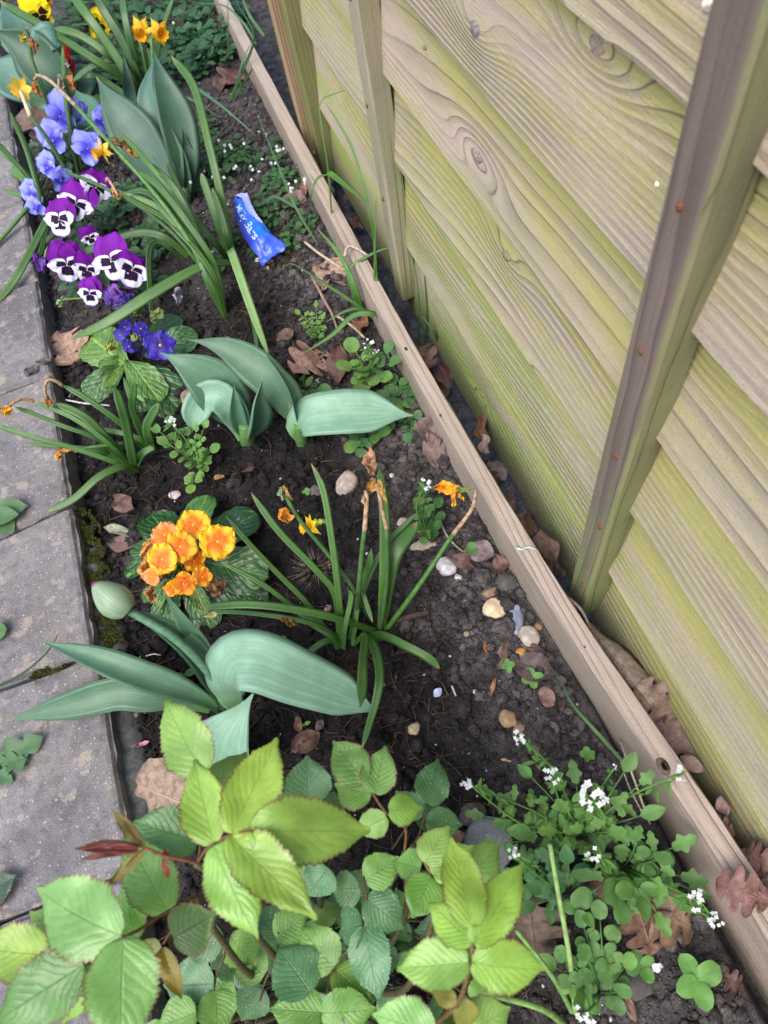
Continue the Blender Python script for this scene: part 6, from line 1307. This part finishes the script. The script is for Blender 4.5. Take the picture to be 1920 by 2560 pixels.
dead((470, 2010), (322, 1960), 'scrap', (.33, .235, .165), 'pale tan oak leaf on the soil under the rose beside the mortar', 1.5, 3, (.02, .012)); dead((800, 660), (870, 705), 'scrap', (.36, .26, .20), 'pale tan torn leaf beside the edging board', 1.2, 4); dead((790, 735), (822, 700), 'scrap', (.40, .30, .22), 'cream curled leaf scrap among dry grass', .9, 5)
dead((690, 850), (735, 828), 'oval', BR, 'small dark brown leaf left of the ferny seedling', 1.6, 6); dead((565, 870), (625, 880), 'scrap', (.14, .075, .06), 'reddish brown leaf scrap behind the tulips', .7, 7); dead((840, 960), (850, 865), 'oval', (.11, .065, .055), 'dark brown leaf standing beside the pinkish oak leaf', 1.2, 8, (.004, .02))
dead((905, 790), (900, 830), 'oval', (.24, .11, .06), 'orange brown leaf leaning on the edging board', 1.0, 9, (.004, .02)); dead((1100, 1120), (1040, 1065), 'scrap', GB, 'crumpled grey brown leaf pile against the edging board', 1.1, 10, (.008, .03)); dead((1095, 1180), (1075, 1080), 'oval', (.17, .125, .115), 'long grey brown leaf below the crumpled pile', 1.2, 11, (.004, .03)); dead((1120, 1165), (1108, 1100), 'oval', (.13, .09, .085), 'dark narrow leaf upright at the board foot', .9, 12, (.004, .03))
dead((1185, 1418), (1128, 1388), 'oval', (.17, .10, .085), 'folded brown leaf behind the lumpy white stone', 1.3, 13, (.006, .02)); dead((1238, 1392), (1160, 1362), 'oval', (.22, .165, .165), 'grey mauve leaf behind the clover like seedling', 1.6, 14, (.008, .012)); dead((1265, 1440), (1240, 1385), 'oval', (.19, .11, .085), 'narrow brown leaf against the foot of the board', 1.2, 15, (.006, .03))
dead((728, 1878), (798, 1830), 'oval', (.15, .085, .07), 'mauve brown leaf lying in front of the folded tulip leaf', 1.5, 16); dead((748, 1830), (742, 1788), 'oval', (.27, .13, .075), 'small orange brown leaf beside the tiny seedling', 1.3, 17); dead((808, 1798), (790, 1830), 'oval', (.11, .07, .08), 'small purple brown leaf behind the mauve one', 1.3, 18)
dead((1375, 1770), (1358, 1720), 'scrap', (.19, .12, .10), 'crumpled brown leaf by the single grass blade', 1.2, 19, (.006, .014)); dead((1290, 1660), (1380, 1690), 'scrap', (.13, .095, .085), 'grey brown rotted leaf in front of the orange chip', 1.3, 20); dead((1240, 1680), (1270, 1600), 'oval', (.15, .10, .085), 'thin brown leaf leaning between stones', .7, 21); dead((1370, 1650), (1290, 1600), 'oval', (.10, .062, .055), 'dark leaf stalk shaped strip beside the speckled pebble', .5, 22)
dead((285, 1245), (335, 1275), 'oval', (.15, .085, .07), 'brown leaf on dark compost near the slab joint', 1.3, 23, (.006, .012)); dead((340, 1370), (262, 1345), 'oval', (.16, .10, .09), 'mauve brown leaf left of the orange primrose', 1.1, 24); dead((258, 1318), (338, 1335), 'oval', (.34, .36, .24), 'rolled pale green leaf left of the orange primrose', .6, 25, (.008, .01)); dead((535, 1195), (560, 1190), 'scrap', (.30, .16, .07), 'orange brown chip between tulip and primrose', .8, 26)
dead((1590, 2250), (1640, 2395), 'oak', (.19, .115, .085), 'large brown oak leaf under the bittercress', 1.5, 27, (.03, .022)); dead((1590, 2240), (1740, 2330), 'oak', (.21, .14, .10), 'large pale brown oak leaf lobe beside the edging board', 1.2, 28, (.03, .012)); dead((1340, 2400), (1320, 2230), 'oak', (.17, .12, .085), 'large grey brown oak leaf between rose and bittercress', 1.7, 29, (.02, .03)); dead((1490, 2240), (1500, 2180), 'scrap', (.22, .12, .09), 'red brown leaf scrap under the bittercress', 1.2, 30, (.01, .02))
dead((1100, 2105), (1165, 2085), 'oval', (.24, .15, .12), 'curled pinkish leaf under the rose next to the clod', 1.2, 31, (.01, .02)); dead((1800, 2430), (1860, 2480), 'oak', (.10, .055, .045), 'dark red brown leaf in the near corner of the bed', 1.3, 32); dead((1560, 2480), (1590, 2560), 'oval', (.20, .12, .085), 'narrow brown leaf beside the big grey clod', .8, 33)
dead((20, 300), (110, 320), 'oak', (.17, .11, .085), 'brown leaf beside the slab under the pale daffodil', 1.4, 34, (.01, .01)); dead((560, 215), (600, 165), 'oak', (.11, .06, .055), 'dark red brown leaf at the edge of the chickweed patch', 1.5, 35, (.01, .02)); dead((545, 232), (560, 190), 'oval', (.12, .065, .055), 'narrow dark leaf beside the chickweed patch', 1.3, 36); dead((765, 495), (755, 455), 'oval', (.26, .14, .10), 'orange brown leaf leaning on the far board', 1.0, 37, (.004, .02)); dead((690, 490), (770, 525), 'scrap', (.22, .13, .115), 'flat reddish leaf beside the wrapper', .8, 38)
dead((460, 1010), (490, 960), 'scrap', (.33, .24, .17), 'pale curled leaf between primrose and tulip', 1.1, 39, (.008, .02)); dead((95, 920), (60, 935), 'scrap', (.09, .085, .08), 'dry grey leaf scrap lying in the slab joint', 1.2, 40, (.030, .032), lift=False); dead((130, 905), (85, 900), 'oval', (.075, .07, .055), 'dark shrivelled sprig on the slab', 1.0, 41, (.030, .034), lift=False)
dead((580, 1190), (640, 1170), 'oval', (.13, .05, .045), 'thin reddish strip on the dark compost', .25, 42); dead((330, 1870), (372, 1852), 'oval', (.55, .20, .32), 'pink fallen petal near the mortar edge', .6, 43); dead((1225, 1742), (1240, 1690), 'oval', (.48, .24, .13), 'orange wood splinter on bare earth', .45, 44); dead((1252, 1898), (1278, 1903), 'oval', (.50, .32, .22), 'short pale wood splinter above the bittercress', .7, 45)
for i, (px, py, col) in enumerate(((1093, 1732, (.46, .48, .72)), (1640, 2420, (.66, .64, .74)), (1470, 2160, (.66, .60, .66)))):
    dead((px - 8, py + 10), (px + 10, py - 12), 'oval', col, ('lavender fallen petal on dark compost', 'white fallen petal near the four leaved seedling', 'pale fallen petal under a bittercress flower')[i], 1.6, 50 + i, (.008, .01), 'fallen petals')
# leaves caught in the gap between board and fence
rg = random.Random(9)
for i in range(44):
    y = rg.uniform(-.22, .62) if i < 34 else rg.uniform(.6, 1.15); bx = board_x(y) + BT
    if bx > .212: continue
    c = Vector((rg.uniform(bx + .003, .218), y, rg.uniform(-.035, .012) + (.02 if y < .1 else 0))); a = rg.uniform(-.5, .5) + (math.pi / 2) * rg.choice((1, -1)); L = rg.uniform(.03, .055)
    d = Vector((math.cos(a) * .5, math.sin(a), rg.uniform(-.1, .35))).normalized() * L; k = rg.choice(('oval', 'oak', 'scrap', 'oval'))
    o = put('dead_leaf', rg.choice(DL[k]), M_DEAD, None, frame(c - d * .5, c + d * .5, Vector((rg.uniform(-1, .2), rg.uniform(-.3, .3), .9)), rg.uniform(.7, 1.2)), jit(rg.choice((BR, BR, DB, GB)), rg, .2)); tag(o, 'brown dead leaf caught in the gap between edging board and fence', 'dead leaf', 'dead leaves caught between board and fence')
def gapleaf(b, t, kind, col, label, w, seed, z, n): dead(b, t, kind, col, label, w, seed, z, 'dead leaves caught between board and fence', n, False)
q_ = [(P(a, b, z), w * mpp(a, b, z)) for a, b, z, w in ((1468, 1556, .02, 40), (1500, 1600, .035, 66), (1545, 1655, .045, 72), (1590, 1715, .05, 78), (1625, 1760, .05, 60))]
V, Fc, UV = ribbon(q_, lambda t: .7 + .3 * math.sin(3 * t), 18, 8, -1.5, .0006, .4, 0, .5, .3, 4); o = wput('dead_leaf', V, Fc, M_DEAD, None, UV, (.33, .265, .215), origin=q_[0][0])
tag(o, 'pale brown leaf rolled into a tube beside the board', 'dead leaf', 'dead leaves caught between board and fence')
gapleaf((1590, 1710), (1700, 1800), 'oak', (.22, .15, .12), 'broad curled brown leaf in front of the rolled one', 1.3, 62, (.05, .045), Vector((-.4, -.1, 1))); gapleaf((1640, 1790), (1740, 1900), 'oak', (.20, .14, .115), 'crumpled brown leaf wedged beside the board', 1.1, 63, (.035, .04), Vector((-.5, .2, 1)))
gapleaf((1355, 1320), (1385, 1425), 'oval', (.13, .085, .075), 'dark glossy brown leaf standing between board and batten', 1.5, 64, (.05, .02), Vector((-.8, 0, .6))); gapleaf((1385, 1390), (1400, 1450), 'oval', (.11, .068, .065), 'dark purple brown leaf low against the fence foot', 1.6, 65, (.03, .01), Vector((-.8, 0, .6)))
gapleaf((1790, 2200), (1925, 2260), 'oak', (.20, .105, .085), 'reddish brown leaf lying over the near edging board', 1.3, 66, (.084, .095), Vector((-.3, 0, 1))); gapleaf((1700, 1890), (1760, 1930), 'oval', (.24, .175, .15), 'light brown leaf beside the white flower head', 1.3, 67, (.05, .05), Vector((-.3, 0, 1))); gapleaf((1760, 2060), (1840, 2080), 'oak', (.19, .105, .08), 'chestnut brown leaf in the gap near the frame edge', 1.2, 68, (.06, .06), Vector((-.3, 0, 1))); gapleaf((1800, 1990), (1815, 2045), 'oval', (.30, .20, .19), 'pinkish leaf standing in the gap', 1.2, 69, (.06, .05), Vector((-.6, 0, 1)))
gapleaf((1860, 2120), (1945, 2190), 'oak', (.15, .085, .07), 'dark brown leaf with torn holes against the fence', 1.4, 70, (.06, .08), Vector((-.6, 0, .8)))
gapleaf((1205, 1090), (1218, 1130), 'oval', (.36, .28, .25), 'pale pink leaf in the gap beside the middle of the board', 1.4, 71, (.03, .04), Vector((-.8, 0, .6))); gapleaf((1195, 1050), (1210, 1085), 'oval', (.24, .13, .075), 'orange brown leaf deep in the gap', 1.5, 72, (.0, .02), Vector((-.8, 0, .6))); gapleaf((778, 330), (800, 378), 'oval', (.34, .20, .14), 'orange leaf at the foot of the far batten', 1.4, 73, (.03, .03), Vector((-.8, 0, .6)))
# twigs, thread and other small litter
M_TWIG = plainmat('twig', None, .85, .4, 300, bump=.0004)
def twig(pts, zs, w, col, label, cat='twig'):
    ps = []
    for (a, b), z in zip(pts, zs): p = P(a, b, z); ps.append(P(a, b, z + max(0, soil_h(p.x, p.y)) if cat == 'twig' else z))
    V, Fc, UV = tube(ps, [w * .5 * mpp(*p) * k for p, k in zip(pts, (1, .95, .85, .7, .5))], 6, 14); o = wput('twig' if cat == 'twig' else 'thread', V, Fc, M_TWIG, None, UV, col, origin=ps[0]); tag(o, label, cat, 'twigs on the soil' if cat == 'twig' else None)
twig([(990, 1552), (1030, 1540), (1072, 1530)], (.004, .006, .006), 17, (.045, .03, .028), 'short thick dark twig beside the daffodil roots')
twig([(762, 605), (800, 635), (862, 676)], (.012, .03, .012), 7, (.42, .34, .24), 'dry straw stalk above the torn tan leaf'); twig([(780, 690), (808, 745), (830, 785), (842, 820)], (.01, .02, .01, .006), 8, (.27, .18, .14), 'dry brown stem with side twigs near the grass'); twig([(842, 790), (880, 815), (912, 845)], (.01, .02, .01), 7, (.40, .32, .21), 'dry straw stalk below the grass'); twig([(1098, 1295), (1115, 1335), (1140, 1365), (1175, 1390)], (.01, .012, .01, .008), 6, (.24, .20, .16), 'thin dry stem behind the seedling'); twig([(1400, 1480), (1450, 1520), (1475, 1570), (1480, 1590)], (.06, .07, .06, .04), 8, (.14, .11, .10), 'thin grey stem crossing from the board to the rolled leaf')
twig([(1550, 1850), (1575, 1920), (1600, 1990), (1625, 2060)], (.02, .05, .05, .02), 6, (.42, .36, .27), 'dry straw stalk at the board beside the bittercress'); twig([(1545, 1880), (1570, 1960), (1610, 2040)], (.02, .04, .03), 4, (.38, .32, .23), 'thin dry straw beside the bittercress'); twig([(300, 1655), (330, 1668), (352, 1680)], (.004, .006, .004), 5, (.45, .42, .38), 'thin white root near the tulip bud'); twig([(338, 1690), (345, 1655), (352, 1640)], (.004, .006, .004), 4, (.45, .42, .38), 'curved white rootlet beside the tulip leaf'); twig([(365, 1640), (385, 1635), (402, 1638)], (.004, .006, .004), 4, (.45, .42, .38), 'pale rootlet on dark compost'); twig([(165, 1000), (210, 1008), (275, 1014)], (.004, .008, .004), 5, (.48, .47, .45), 'white straw below the blue primrose'); twig([(1130, 1715), (1140, 1740)], (.004, .006), 5, (.45, .40, .36), 'short pale splinter on dark earth'); twig([(1215, 1605), (1212, 1620), (1220, 1635)], (.004, .006, .004), 6, (.32, .08, .03), 'tiny red stalk in front of the twig')
twig([(862, 640), (868, 620), (885, 618), (922, 640)], (.080, .082, .081, .080), 7, (.42, .36, .28), 'loop of dry straw resting on the edging board'); twig([(1289, 1369), (1305, 1374), (1320, 1368), (1340, 1374), (1352, 1386)], (.077, .0785, .078, .0775, .060), 6, (.42, .52, .50), 'frayed pale thread draped across the edging board', 'thread')
# withered root tuft
tf = root('dead_tuft', PG(785, 1412), 'dry brown tuft of dead grass roots among the daffodil leaves', 'tuft'); V, Fc = [], []; r = random.Random(3); b = PG(785, 1412)
for k in range(150):
    a = r.uniform(0, 6.28); q = r.uniform(0, .022); L = r.uniform(.010, .024); o = len(V); d = Vector((math.cos(a) * r.uniform(.3, 1), math.sin(a) * r.uniform(.3, 1), r.uniform(.15, .7))).normalized(); p = b + Vector((math.cos(a) * q, math.sin(a) * q, -.002)); s = d.orthogonal().normalized() * .0006; s2 = d.cross(s).normalized() * .0006
    V += [p + s, p - s * .5 + s2, p - s * .5 - s2, p + d * L + Vector((r.uniform(-.004, .004), r.uniform(-.004, .004), 0))]; Fc += [(o, o + 1, o + 3), (o + 1, o + 2, o + 3), (o + 2, o, o + 3)]
wput('dry_roots', V, Fc, plainmat('dry_root', (.17, .125, .10), .85, .4, 300), tf)
# weeds rooted in the paving joints
pv = root('paving_weed', P(-10, 1290, .026), 'soft green weed leaves growing from the joint between two slabs', 'weed')
for i, (a, b, w) in enumerate((((-20, 1290, .030), (52, 1258, .045), 1.1), ((-15, 1285, .030), (24, 1322, .036), 1.3), ((-30, 1300, .03), (30, 1280, .05), .9))):
    A, B = P(*a), P(*b); put('leaf', OVAL[i], M_WEED, pv, frame(A, B, Vector((.1, -.2, 1)), w), (.085, .17, .075))
dn = root('dandelion_weed', P(-20, 1925, .026), 'notched dandelion leaf lying on the paving slab', 'weed'); DAND = leafmesh('dandelion_leaf', lambda v: max(.02, .30 * math.sin(math.pi * v ** .8) ** .7 * (.55 + .6 * abs(math.sin(v * 9)))), 30, 6, .15, .1, .03, seed=71)
for i, (a, b, w) in enumerate((((-25, 1930, .030), (95, 1842, .042), .95), ((-10, 1910, .030), (62, 1900, .038), .8), ((-20, 1930, .03), (28, 1952, .034), 1.0))):
    A, B = P(*a), P(*b); put('leaf', DAND, M_WEED, dn, frame(A, B, Vector((.1, -.2, 1)), w), (.075, .165, .07))
pd = root('paving_weed', P(-20, 2230, .026), 'dark toothed weed leaf at the near slab', 'weed'); A, B = P(-40, 2250, .03), P(32, 2190, .045); put('leaf', ROSE[1], None, pd, frame(A, B, Vector((0, -.2, 1)), .9), (.04, .085, .05))
pd2 = root('paving_weed', P(-15, 1580, .026), 'small round weed leaf at the slab beside the moss', 'weed'); A, B = P(-25, 1590, .03), P(10, 1570, .04); put('leaf', ROUND[1], M_WEED, pd2, frame(A, B, Vector((0, -.2, 1)), 1), (.085, .19, .06))
# clear plastic cap half hidden under the rose
cp = PG(1222, 2112); V, Fc = [], []
for i, (rr, zz) in enumerate(((.024, -.006), (.0245, .008), (.023, .013), (.018, .0155), (.010, .017), (.002, .0172))):
    for k in range(28): V.append(cp + Vector((rr * math.cos(k * .2244), rr * math.sin(k * .2244), zz)))
for i in range(5):
    for k in range(28): Fc.append((i * 28 + k, i * 28 + (k + 1) % 28, i * 28 + 28 + (k + 1) % 28, i * 28 + 28 + k))
Fc.append(tuple(range(140, 168))); m_, nt_, bs_, _ = nodes('clear_plastic'); bs_.inputs['Base Color'].default_value = (.75, .78, .82, 1); bs_.inputs['Roughness'].default_value = .12; bs_.inputs['Transmission Weight'].default_value = .75; bs_.inputs['IOR'].default_value = 1.3
tag(wput('plastic_cap', V, Fc, m_, None, origin=cp), 'clear plastic cap half buried in soil beside the big clod', 'plastic cap')
